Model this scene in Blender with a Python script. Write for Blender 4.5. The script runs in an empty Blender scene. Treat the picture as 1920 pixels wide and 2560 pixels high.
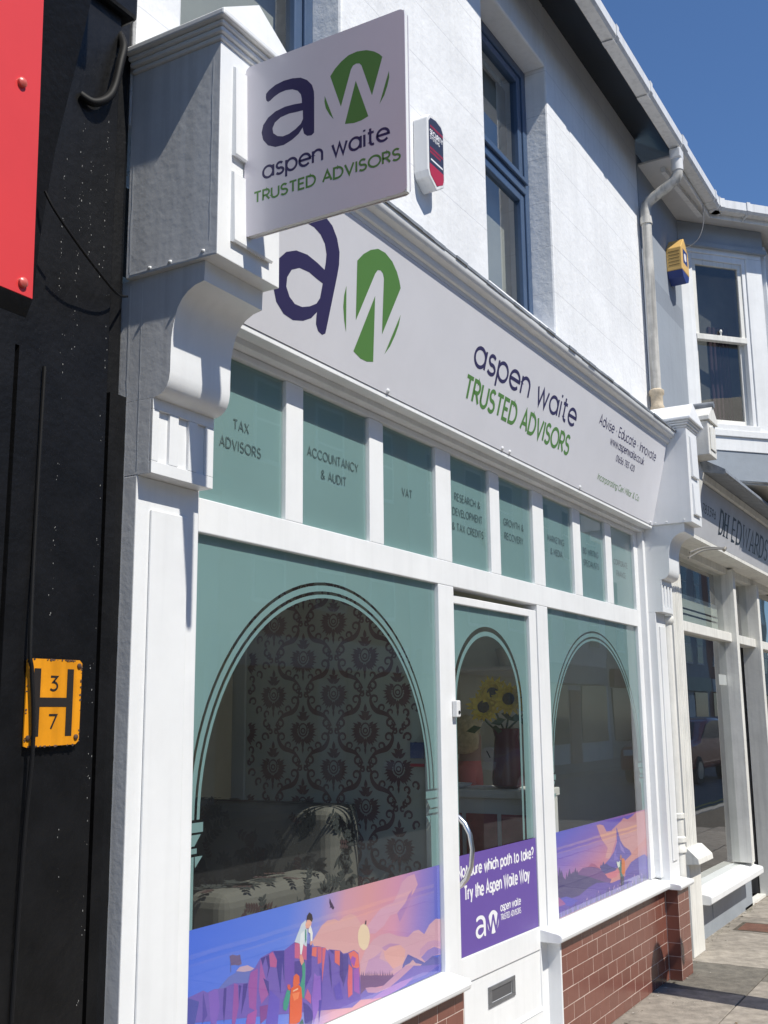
import bpy, bmesh, math, random
from mathutils import Vector, Matrix
from mathutils.geometry import tessellate_polygon
random.seed(7)
scene = bpy.context.scene
R = math.radians
# ------------------------------------------------------------------ camera
cd = bpy.data.cameras.new('camera'); cam = bpy.data.objects.new('camera', cd)
scene.collection.objects.link(cam); scene.camera = cam
az, pit, rol = R(59.754), R(10.762), R(-0.592)
fw = Vector((math.sin(az)*math.cos(pit), math.cos(az)*math.cos(pit), math.sin(pit)))
rt0 = Vector((math.cos(az), -math.sin(az), 0)); up0 = rt0.cross(fw)
rt = rt0*math.cos(rol) + up0*math.sin(rol); up = up0*math.cos(rol) - rt0*math.sin(rol)
mw = Matrix((rt, up, -fw)).transposed().to_4x4(); mw.translation = Vector((0, -2.0, 1.5))
cam.matrix_world = mw
cd.sensor_fit = 'VERTICAL'; cd.sensor_height = 24.0; cd.lens = 24.0*2697.16/2560.0
cd.clip_start = 0.05; cd.clip_end = 800
# ------------------------------------------------------------------ sky, sun, exposure
SUN = Vector((0.16, 1.0, -1.33)).normalized()
w = bpy.data.worlds.new('World'); scene.world = w; w.use_nodes = True
nt = w.node_tree; bg = nt.nodes['Background']
sky = nt.nodes.new('ShaderNodeTexSky'); sky.sky_type = 'NISHITA'; sky.sun_disc = False
sky.sun_elevation = math.asin(-SUN.z); sky.sun_rotation = math.atan2(-SUN.x, -SUN.y)
sky.air_density = 1.0; sky.dust_density = 0.0; sky.ozone_density = 10.0
nt.links.new(sky.outputs[0], bg.inputs[0]); bg.inputs[1].default_value = 0.11
sl = bpy.data.lights.new('sun', 'SUN'); sl.energy = 4.4; sl.angle = R(0.53); sl.color = (1, .955, .855)
so = bpy.data.objects.new('sun', sl); scene.collection.objects.link(so)
so.rotation_euler = SUN.to_track_quat('-Z', 'Y').to_euler(); so.location = (2, -6, 9)
vs = scene.view_settings; vs.view_transform = 'Standard'; vs.look = 'None'; vs.gamma = 1; vs.exposure = 0.27
scene.render.engine = 'CYCLES'
scene.render.resolution_x = 768; scene.render.resolution_y = 1024
# ------------------------------------------------------------------ helpers
def lin(h):
    if max(h) > 1.5:
        h = tuple(c/255 for c in h)
        return tuple(c/12.92 if c <= .04045 else ((c+.055)/1.055)**2.4 for c in h)
    return h
MATS = {}
def M(name, col=(.8, .8, .8), rough=.5, var=.0, vs_=4.0, bump=.0, bs=60.0, metal=0.0, spec=.5, rnd=0.0, trans=0.0, coat=0.0, streak=0.0):
    """painted or plain surface: colour, blotchy variation, fine relief, per-piece variation, streaks of dirt"""
    if name in MATS: return MATS[name]
    col = lin(col); m = bpy.data.materials.new(name); m.use_nodes = True; MATS[name] = m
    n = m.node_tree.nodes; l = m.node_tree.links; b = n['Principled BSDF']
    b.inputs['Roughness'].default_value = rough; b.inputs['Metallic'].default_value = metal
    b.inputs['Specular IOR Level'].default_value = spec; b.inputs['Coat Weight'].default_value = coat
    b.inputs['Base Color'].default_value = (*col, 1)
    tc = n.new('ShaderNodeTexCoord'); src = None
    def mul(prev, fac):
        mx = n.new('ShaderNodeMix'); mx.data_type = 'RGBA'; mx.blend_type = 'MULTIPLY'; mx.inputs[0].default_value = 1
        if prev is None: mx.inputs[6].default_value = (*col, 1)
        else: l.new(prev, mx.inputs[6])
        l.new(fac, mx.inputs[7]); return mx.outputs[2]
    def band(val, lo, hi, a=.35, c=.65):
        mr = n.new('ShaderNodeMapRange'); l.new(val, mr.inputs[0])
        mr.inputs[1].default_value = a; mr.inputs[2].default_value = c; mr.inputs[3].default_value = lo; mr.inputs[4].default_value = hi
        return mr.outputs[0]
    if var:
        t = n.new('ShaderNodeTexNoise'); t.inputs['Scale'].default_value = vs_; t.inputs['Detail'].default_value = 6; t.inputs['Roughness'].default_value = .65
        l.new(tc.outputs['Object'], t.inputs[0]); src = mul(src, band(t.outputs[0], 1-var, 1+var*.5))
    if streak:
        mp = n.new('ShaderNodeMapping'); mp.inputs['Scale'].default_value = (14, 14, .7); l.new(tc.outputs['Object'], mp.inputs[0])
        t = n.new('ShaderNodeTexNoise'); t.inputs['Scale'].default_value = 2.2; t.inputs['Detail'].default_value = 5
        l.new(mp.outputs[0], t.inputs[0]); src = mul(src, band(t.outputs[0], 1-streak, 1, .36, .52))
    if rnd:
        oi = n.new('ShaderNodeObjectInfo'); src = mul(src, band(oi.outputs['Random'], 1-rnd, 1+rnd, 0, 1))
    if src is not None: l.new(src, b.inputs['Base Color'])
    if bump:
        t = n.new('ShaderNodeTexNoise'); t.inputs['Scale'].default_value = bs; t.inputs['Detail'].default_value = 4
        l.new(tc.outputs['Object'], t.inputs[0]); bp = n.new('ShaderNodeBump'); bp.inputs['Strength'].default_value = bump
        bp.inputs['Distance'].default_value = .01; l.new(t.outputs[0], bp.inputs['Height']); l.new(bp.outputs[0], b.inputs['Normal'])
    return m
def glass(name, tint=(.93, .96, .94), k=1.7, veil=.013):
    if name in MATS: return MATS[name]
    m = bpy.data.materials.new(name); m.use_nodes = True; MATS[name] = m; n = m.node_tree.nodes; l = m.node_tree.links
    n.remove(n['Principled BSDF']); o = n['Material Output']
    tr = n.new('ShaderNodeBsdfTransparent'); tr.inputs[0].default_value = (*tint, 1)
    gl = n.new('ShaderNodeBsdfGlossy'); gl.inputs['Roughness'].default_value = .012
    t = n.new('ShaderNodeTexNoise'); t.inputs['Scale'].default_value = 2.5; t.inputs['Detail'].default_value = 1
    tc = n.new('ShaderNodeTexCoord'); l.new(tc.outputs['Object'], t.inputs[0])
    bp = n.new('ShaderNodeBump'); bp.inputs['Strength'].default_value = .05; bp.inputs['Distance'].default_value = .01
    l.new(t.outputs[0], bp.inputs['Height']); l.new(bp.outputs[0], gl.inputs['Normal'])
    fr = n.new('ShaderNodeLayerWeight'); fr.inputs[0].default_value = .5      # Schlick curve, the same from both sides of the pane
    pw_ = n.new('ShaderNodeMath'); pw_.operation = 'POWER'; pw_.inputs[1].default_value = 5; l.new(fr.outputs['Facing'], pw_.inputs[0])
    mu = n.new('ShaderNodeMath'); mu.operation = 'MULTIPLY_ADD'; mu.use_clamp = True; mu.inputs[1].default_value = .96*k; mu.inputs[2].default_value = .04*k; l.new(pw_.outputs[0], mu.inputs[0])
    mx = n.new('ShaderNodeMixShader'); l.new(mu.outputs[0], mx.inputs[0])
    df = n.new('ShaderNodeBsdfDiffuse'); df.inputs[0].default_value = (.8, .8, .76, 1)      # a thin pale veil spread unevenly over the pane
    t2 = n.new('ShaderNodeTexNoise'); t2.inputs['Scale'].default_value = 3; t2.inputs['Detail'].default_value = 5; l.new(tc.outputs['Object'], t2.inputs[0])
    mr = n.new('ShaderNodeMapRange'); mr.inputs[1].default_value = .35; mr.inputs[2].default_value = .7; mr.inputs[3].default_value = veil*.7; mr.inputs[4].default_value = veil*1.6; l.new(t2.outputs[0], mr.inputs[0])
    md = n.new('ShaderNodeMixShader'); l.new(mr.outputs[0], md.inputs[0]); l.new(tr.outputs[0], md.inputs[1]); l.new(df.outputs[0], md.inputs[2])
    l.new(md.outputs[0], mx.inputs[1]); l.new(gl.outputs[0], mx.inputs[2]); l.new(mx.outputs[0], o.inputs[0])
    return m
def ramp_mat(name, stops, axis='X', lo=0, hi=1, rough=.4, axis2=None, mix2=0):
    """printed colour gradient on a flat vinyl, laid out in object space"""
    m = bpy.data.materials.new(name); m.use_nodes = True; n = m.node_tree.nodes; l = m.node_tree.links; b = n['Principled BSDF']
    b.inputs['Roughness'].default_value = rough
    tc = n.new('ShaderNodeTexCoord'); sp = n.new('ShaderNodeSeparateXYZ'); l.new(tc.outputs['Object'], sp.inputs[0])
    mr = n.new('ShaderNodeMapRange'); mr.inputs[1].default_value = lo; mr.inputs[2].default_value = hi
    if axis2:
        a = n.new('ShaderNodeMath'); a.operation = 'MULTIPLY_ADD'; a.inputs[1].default_value = mix2
        l.new(sp.outputs[axis2], a.inputs[0]); l.new(sp.outputs[axis], a.inputs[2]); l.new(a.outputs[0], mr.inputs[0])
    else: l.new(sp.outputs[axis], mr.inputs[0])
    cr = n.new('ShaderNodeValToRGB'); e = cr.color_ramp.elements
    while len(e) < len(stops): e.new(.5)
    for i, (p, c) in enumerate(stops): e[i].position = p; e[i].color = (*lin(c), 1)
    l.new(mr.outputs[0], cr.inputs[0]); l.new(cr.outputs[0], b.inputs['Base Color'])
    return m
COL = scene.collection
def T(o, label=None, cat=None, group=None, kind=None):
    if label: o['label'] = label
    if cat: o['category'] = cat
    if group: o['group'] = group
    if kind: o['kind'] = kind
    return o
def empty(name, loc=(0, 0, 0), label=None, cat=None, group=None):
    o = bpy.data.objects.new(name, None); o.empty_display_size = .1; o.location = loc; COL.objects.link(o)
    return T(o, label, cat, group)
class B:
    """collects shapes, then links them as one mesh object"""
    def __init__(s): s.v = []; s.f = []; s.mi = []; s.m = 0
    def face(s, pts):
        i = len(s.v); s.v += [tuple(p) for p in pts]; s.f.append(list(range(i, i+len(pts)))); s.mi.append(s.m); return s
    def box(s, x0, x1, y0, y1, z0, z1):
        i = len(s.v); s.v += [(x, y, z) for z in (z0, z1) for y in (y0, y1) for x in (x0, x1)]
        for q in ((0, 2, 3, 1), (4, 5, 7, 6), (0, 1, 5, 4), (2, 6, 7, 3), (0, 4, 6, 2), (1, 3, 7, 5)):
            s.f.append([i+k for k in q]); s.mi.append(s.m)
        return s
    def prism(s, prof, a, b, ax='x', fn=None):
        """closed profile swept along an axis: x -> (y,z), y -> (x,z), z -> (x,y)"""
        def P(p, t):
            if fn: return fn(p, t)
            return {'x': (t, p[0], p[1]), 'y': (p[0], t, p[1]), 'z': (p[0], p[1], t)}[ax]
        n = len(prof); i = len(s.v); s.v += [P(p, a) for p in prof] + [P(p, b) for p in prof]
        for k in range(n):
            j = (k+1) % n; s.f.append([i+k, i+j, i+n+j, i+n+k]); s.mi.append(s.m)
        s.f.append([i+k for k in range(n)][::-1]); s.f.append([i+n+k for k in range(n)]); s.mi += [s.m, s.m]
        return s
    def tube(s, path, r, seg=10, cap=True):
        path = [Vector(p) for p in path]; n = len(path); i = len(s.v); nrm = None
        for k, p in enumerate(path):
            d = (path[min(k+1, n-1)]-path[max(k-1, 0)]).normalized()
            if nrm is None: nrm = d.orthogonal().normalized()
            nrm = (nrm-d*nrm.dot(d)).normalized(); bi = d.cross(nrm); rr = r[k] if isinstance(r, (list, tuple)) else r
            for q in range(seg):
                t = 2*math.pi*q/seg; s.v.append(tuple(p+nrm*(rr*math.cos(t))+bi*(rr*math.sin(t))))
        for k in range(n-1):
            for q in range(seg):
                j = (q+1) % seg; s.f.append([i+k*seg+q, i+k*seg+j, i+(k+1)*seg+j, i+(k+1)*seg+q]); s.mi.append(s.m)
        if cap: s.f.append([i+q for q in range(seg)][::-1]); s.f.append([i+(n-1)*seg+q for q in range(seg)]); s.mi += [s.m, s.m]
        return s
    def lathe(s, c, prof, seg=20):
        i = len(s.v); n = len(prof)
        for r, z in prof:
            for q in range(seg):
                t = 2*math.pi*q/seg; s.v.append((c[0]+r*math.cos(t), c[1]+r*math.sin(t), c[2]+z))
        for k in range(n-1):
            for q in range(seg):
                j = (q+1) % seg; s.f.append([i+k*seg+q, i+k*seg+j, i+(k+1)*seg+j, i+(k+1)*seg+q]); s.mi.append(s.m)
        s.f.append([i+q for q in range(seg)][::-1]); s.f.append([i+(n-1)*seg+q for q in range(seg)]); s.mi += [s.m, s.m]
        return s
    def flat(s, loops, fn, d=0.0):
        """flat shape with optional holes; fn(u,v,d) places it"""
        vv = [[Vector((p[0], p[1], 0)) for p in lp] for lp in loops]; tris = tessellate_polygon(vv)
        i = len(s.v); fl = [p for lp in loops for p in lp]; s.v += [tuple(fn(p[0], p[1], d)) for p in fl]
        for t in tris: s.f.append([i+k for k in t]); s.mi.append(s.m)
        return s
    def obj(s, name, mats, parent=None, smooth=False, bevel=0, fix=True, sub=0):
        me = bpy.data.meshes.new(name); me.from_pydata(s.v, [], s.f)
        for m in (mats if isinstance(mats, (list, tuple)) else [mats]): me.materials.append(m)
        me.polygons.foreach_set('material_index', s.mi)
        if fix:
            bm = bmesh.new(); bm.from_mesh(me); bmesh.ops.recalc_face_normals(bm, faces=bm.faces); bm.to_mesh(me); bm.free()
        if smooth:
            me.polygons.foreach_set('use_smooth', [True]*len(me.polygons))
            try: me.set_sharp_from_angle(angle=R(smooth if smooth is not True else 40))
            except Exception: pass
        me.update(); o = bpy.data.objects.new(name, me); COL.objects.link(o)
        if parent is not None: o.parent = parent; o.matrix_parent_inverse = Matrix.Identity(4) if parent.type != 'EMPTY' else Matrix.Translation(-parent.location)
        if bevel:
            md = o.modifiers.new('bevel', 'BEVEL'); md.width = bevel; md.segments = 2; md.limit_method = 'ANGLE'; md.angle_limit = R(35)
        return o
def box(name, m, parent, *a, bevel=0): return B().box(*a).obj(name, m, parent, bevel=bevel)
def copyo(o, dx=0, dy=0, dz=0, parent=None):
    c = o.copy(); COL.objects.link(c); c.location = o.location + Vector((dx, dy, dz))
    c.parent = parent or o.parent; c.matrix_parent_inverse = o.matrix_parent_inverse.copy(); return c
def letter(name, m, parent, fn, txt, u0, u1, v0, cap, wt, gap=.2, d=.0002, shear=0):
    """one line of writing, each word its own piece"""
    wd = layout(txt, gap)[1]; k = (u1-u0)/wd; x = 0
    for word in txt.split(' '):
        w_ = layout(word, gap)[1]; b = B(); text(b, word, u0+x*k, u0+(x+w_)*k, v0, cap, wt, fn, d, gap, shear); b.obj(name, m, parent, fix=False); x += w_+gap*2+GL[' '][0]
# ------------------------------------------------------------------ stroke lettering
def E(cx, cy, rx, ry, a0, a1, n=14): return [(cx+rx*math.cos(R(a0+(a1-a0)*i/n)), cy+ry*math.sin(R(a0+(a1-a0)*i/n))) for i in range(n+1)]
x_ = .7
GL = {
'A': (.74, [[(0, 0), (.37, 1), (.74, 0)], [(.14, .32), (.60, .32)]]),
'B': (.58, [[(0, 0), (0, 1), (.28, 1)]+E(.28, .76, .24, .24, 90, -90)+[(0, .52)], [(.28, .52)]+E(.3, .26, .28, .26, 90, -90)+[(0, 0)]]),
'C': (.82, [E(.48, .5, .48, .5, 42, 318, 20)]),
'D': (.74, [[(.28, 0), (0, 0), (0, 1), (.28, 1)]+E(.28, .5, .46, .5, 90, -90, 16)]),
'E': (.50, [[(.5, 1), (0, 1), (0, 0), (.5, 0)], [(0, .52), (.44, .52)]]),
'F': (.48, [[(.5, 1), (0, 1), (0, 0)], [(0, .5), (.42, .5)]]),
'G': (.90, [E(.48, .5, .48, .5, 42, 352, 22), [(.96, .46), (.56, .46)]]),
'H': (.66, [[(0, 0), (0, 1)], [(.66, 0), (.66, 1)], [(0, .52), (.66, .52)]]),
'I': (.06, [[(.03, 0), (.03, 1)]]),
'K': (.6, [[(0, 0), (0, 1)], [(.58, 1), (.02, .42)], [(.18, .58), (.62, 0)]]),
'L': (.46, [[(0, 1), (0, 0), (.46, 0)]]),
'M': (.82, [[(0, 0), (.06, 1), (.41, .3), (.76, 1), (.82, 0)]]),
'N': (.68, [[(0, 0), (0, 1), (.68, 0), (.68, 1)]]),
'O': (.96, [E(.48, .5, .48, .5, 0, 360, 26)]),
'P': (.56, [[(0, 0), (0, 1), (.28, 1)]+E(.28, .73, .28, .27, 90, -90)+[(0, .46)]]),
'R': (.58, [[(0, 0), (0, 1), (.28, 1)]+E(.28, .73, .27, .27, 90, -90)+[(0, .46)], [(.26, .46), (.58, 0)]]),
'S': (.58, [E(.29, .75, .25, .25, 32, 262, 14)+E(.29, .25, .29, .26, 88, -150, 16)]),
'T': (.62, [[(0, 1), (.62, 1)], [(.31, 1), (.31, 0)]]),
'U': (.64, [[(0, 1), (0, .32)]+E(.32, .32, .32, .32, 180, 360)+[(.64, 1)]]),
'V': (.72, [[(0, 1), (.36, 0), (.72, 1)]]),
'W': (1.1, [[(0, 1), (.27, 0), (.55, .92), (.83, 0), (1.1, 1)]]),
'X': (.64, [[(0, 0), (.64, 1)], [(0, 1), (.64, 0)]]),
'Y': (.66, [[(0, 1), (.33, .46), (.66, 1)], [(.33, .46), (.33, 0)]]),
'&': (.74, [[(.78, 0), (.25, .62), (.18, .78), (.25, .94), (.40, 1), (.54, .93), (.57, .78), (.48, .64), (.2, .46), (.08, .27), (.14, .09), (.34, 0), (.56, .08), (.74, .42)]]),
'a': (.66, [E(.32, .35, .32, .35, 0, 360, 22), [(.65, .7), (.65, 0)]]),
'b': (.66, [E(.34, .35, .32, .35, 0, 360, 22), [(.01, 1), (.01, 0)]]),
'c': (.56, [E(.33, .35, .33, .35, 45, 315, 18)]),
'd': (.66, [E(.32, .35, .32, .35, 0, 360, 22), [(.65, 1.05), (.65, 0)]]),
'e': (.66, [[(.0, .36), (.66, .36)]+E(.33, .35, .33, .35, 2, 318, 20)]),
'g': (.66, [E(.32, .35, .32, .35, 0, 360, 22), [(.65, .7), (.65, .02)]+E(.33, .0, .32, .26, 0, -150)]),
'h': (.56, [[(0, 1.05), (0, 0)], [(0, .4)]+E(.28, .4, .28, .3, 180, 0)+[(.56, 0)]]),
'i': (.06, [[(.03, 0), (.03, .7)], [(.03, .88), (.03, .99)]]),
'k': (.5, [[(0, 0), (0, 1.05)], [(.48, .7), (.02, .28)], [(.16, .4), (.52, 0)]]),
'l': (.06, [[(.03, 0), (.03, 1.05)]]),
'm': (.9, [[(0, .7), (0, 0)], [(0, .42)]+E(.225, .42, .225, .28, 180, 0)+[(.45, 0)], [(.45, .42)]+E(.675, .42, .225, .28, 180, 0)+[(.9, 0)]]),
'n': (.56, [[(0, .7), (0, 0)], [(0, .4)]+E(.28, .4, .28, .3, 180, 0)+[(.56, 0)]]),
'o': (.68, [E(.34, .35, .34, .35, 0, 360, 22)]),
'p': (.66, [E(.34, .35, .32, .35, 0, 360, 22), [(.01, .7), (.01, -.3)]]),
'r': (.34, [[(0, .7), (0, 0)], [(0, .4)]+E(.3, .4, .3, .3, 180, 85, 8)]),
's': (.46, [E(.23, .52, .19, .18, 32, 262, 12)+E(.23, .18, .23, .18, 88, -150, 14)]),
't': (.36, [[(.14, .95), (.14, .16)]+E(.3, .16, .16, .16, 180, 290, 8), [(0, .7), (.34, .7)]]),
'u': (.56, [[(0, .7), (0, .28)]+E(.28, .28, .28, .28, 180, 360)+[(.56, .7)], [(.56, .3), (.56, 0)]]),
'v': (.54, [[(0, .7), (.27, 0), (.54, .7)]]),
'w': (.84, [[(0, .7), (.21, 0), (.42, .68), (.63, 0), (.84, .7)]]),
'y': (.54, [[(0, .7), (.28, .02)], [(.54, .7), (.16, -.3)]]),
'x': (.5, [[(0, .7), (.5, 0)], [(.5, .7), (0, 0)]]),
'0': (.6, [E(.3, .5, .3, .5, 0, 360, 22)]), '1': (.24, [[(0, .82), (.2, 1), (.2, 0)]]),
'2': (.54, [E(.27, .73, .26, .27, 165, -30)+[(.02, 0), (.56, 0)]]),
'3': (.54, [[(.04, 1), (.5, 1), (.22, .6)]+E(.25, .3, .28, .3, 85, -140)]),
'4': (.6, [[(.46, 0), (.46, 1), (0, .26), (.6, .26)]]),
'5': (.54, [[(.5, 1), (.1, 1), (.06, .55)]+E(.26, .31, .28, .31, 120, -145)]),
'6': (.58, [[(.42, 1), (.08, .5)]+E(.29, .3, .29, .3, 150, 510, 20)]),
'7': (.54, [[(0, 1), (.54, 1), (.16, 0)]]),
'8': (.56, [E(.28, .75, .22, .24, 0, 360, 18), E(.28, .26, .28, .26, 0, 360, 20)]),
'9': (.58, [[(.16, 0), (.5, .5)]+E(.29, .7, .29, .3, -30, 330, 20)]),
'.': (.06, [[(.03, -.02), (.03, .1)]]), '*': (.14, [[(.07, .30), (.07, .48)]]),
'?': (.5, [E(.24, .75, .24, .25, 170, -60)+[(.24, .4), (.24, .27)], [(.24, -.02), (.24, .1)]]), ' ': (.28, []),
}
def layout(txt, gap=.2):
    x = 0; out = []
    for ch in txt:
        wd, st = GL[ch]
        out += [[(x+p[0], p[1]) for p in s] for s in st]; x += wd+gap
    return out, x-gap
def ribbon(b, pts, hw, fn, d):
    n = len(pts); closed = n > 3 and math.dist(pts[0], pts[-1]) < 1e-5
    if closed: pts = pts[:-1]; n -= 1
    L_, Rr = [], []
    for i in range(n):
        if closed: a, c = pts[i-1], pts[(i+1) % n]
        else: a, c = pts[max(i-1, 0)], pts[min(i+1, n-1)]
        p = pts[i]
        def un(q, r):
            dx, dy = r[0]-q[0], r[1]-q[1]; k = math.hypot(dx, dy) or 1; return dx/k, dy/k
        d1 = un(a, p) if (closed or i > 0) else un(p, c); d2 = un(p, c) if (closed or i < n-1) else un(a, p)
        nx, ny = -(d1[1]+d2[1]), d1[0]+d2[0]; k = math.hypot(nx, ny)
        if k < 1e-6: nx, ny, k = -d1[1], d1[0], 1
        nx /= k; ny /= k; cs = max(.42, nx*-d1[1]+ny*d1[0]); h = (hw[i] if isinstance(hw, list) else hw)/cs
        L_.append((p[0]+nx*h, p[1]+ny*h)); Rr.append((p[0]-nx*h, p[1]-ny*h))
    for i in range(n if closed else n-1):
        j = (i+1) % n; b.face([fn(*Rr[i], d), fn(*Rr[j], d), fn(*L_[j], d), fn(*L_[i], d)])
def text(b, txt, u0, u1, v0, cap, wt, fn, d=.0002, gap=.2, shear=0):
    """letters fitted between u0 and u1 on baseline v0"""
    st, wd = layout(txt, gap); kx = (u1-u0)/wd
    for i, s in enumerate(st):
        ribbon(b, [(u0+p[0]*kx+shear*p[1]*cap, v0+p[1]*cap) for p in s], wt, fn, d+.00008*(i % 3))
LOGO_A=[(0.0679,0.381),(0.0685,0.3916),(0.0781,0.3993),(0.0988,0.408),(0.1262,0.4113),(0.1534,0.409),(0.1804,0.4019),(0.2004,0.3882),(0.2154,0.3697),(0.2214,0.3497),(0.2224,0.3313),(0.2225,0.2865),(0.2226,0.2419),(0.2223,0.2331),(0.2141,0.2281),(0.201,0.2306),(0.1911,0.2395),(0.1877,0.2525),(0.187,0.2586),(0.1745,0.2445),(0.1546,0.2341),(0.1278,0.227),(0.1006,0.229),(0.0766,0.2406),(0.0608,0.2605),(0.0553,0.2835),(0.0602,0.3034),(0.0756,0.3201),(0.0996,0.331),(0.1302,0.335),(0.1606,0.3324),(0.1841,0.3286),(0.1833,0.3409),(0.1806,0.3538),(0.1705,0.3677),(0.1536,0.3772),(0.1332,0.3814),(0.1128,0.3804),(0.0957,0.3751),(0.0819,0.3672),(0.075,0.3664),(0.0698,0.3717)]
LOGO_H=[(0.1868,0.3066),(0.1675,0.3082),(0.144,0.311),(0.1169,0.3088),(0.0982,0.2994),(0.0908,0.2849),(0.0934,0.2705),(0.1071,0.2582),(0.1242,0.2522),(0.1444,0.2536),(0.1644,0.261),(0.181,0.2709),(0.1876,0.2824)]
LOGO_P=[[(0.2716,0.3751),(0.2855,0.3914),(0.3049,0.4057),(0.3273,0.4159),(0.3526,0.4176),(0.3808,0.4116),(0.4024,0.4002),(0.4177,0.3876),(0.4262,0.3774),(0.3951,0.2822),(0.3649,0.3749),(0.3587,0.382),(0.3492,0.3846),(0.3398,0.3819),(0.334,0.3735),(0.3035,0.2802)],[(0.348,0.3378),(0.3842,0.2287),(0.3637,0.2235),(0.342,0.223),(0.3153,0.2288)],[(0.2547,0.3254),(0.2814,0.2525),(0.2692,0.2689),(0.258,0.2902),(0.2538,0.3093)],[(0.4445,0.3333),(0.4449,0.3144),(0.4395,0.2931),(0.4301,0.2703),(0.4162,0.2512)]]
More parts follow.
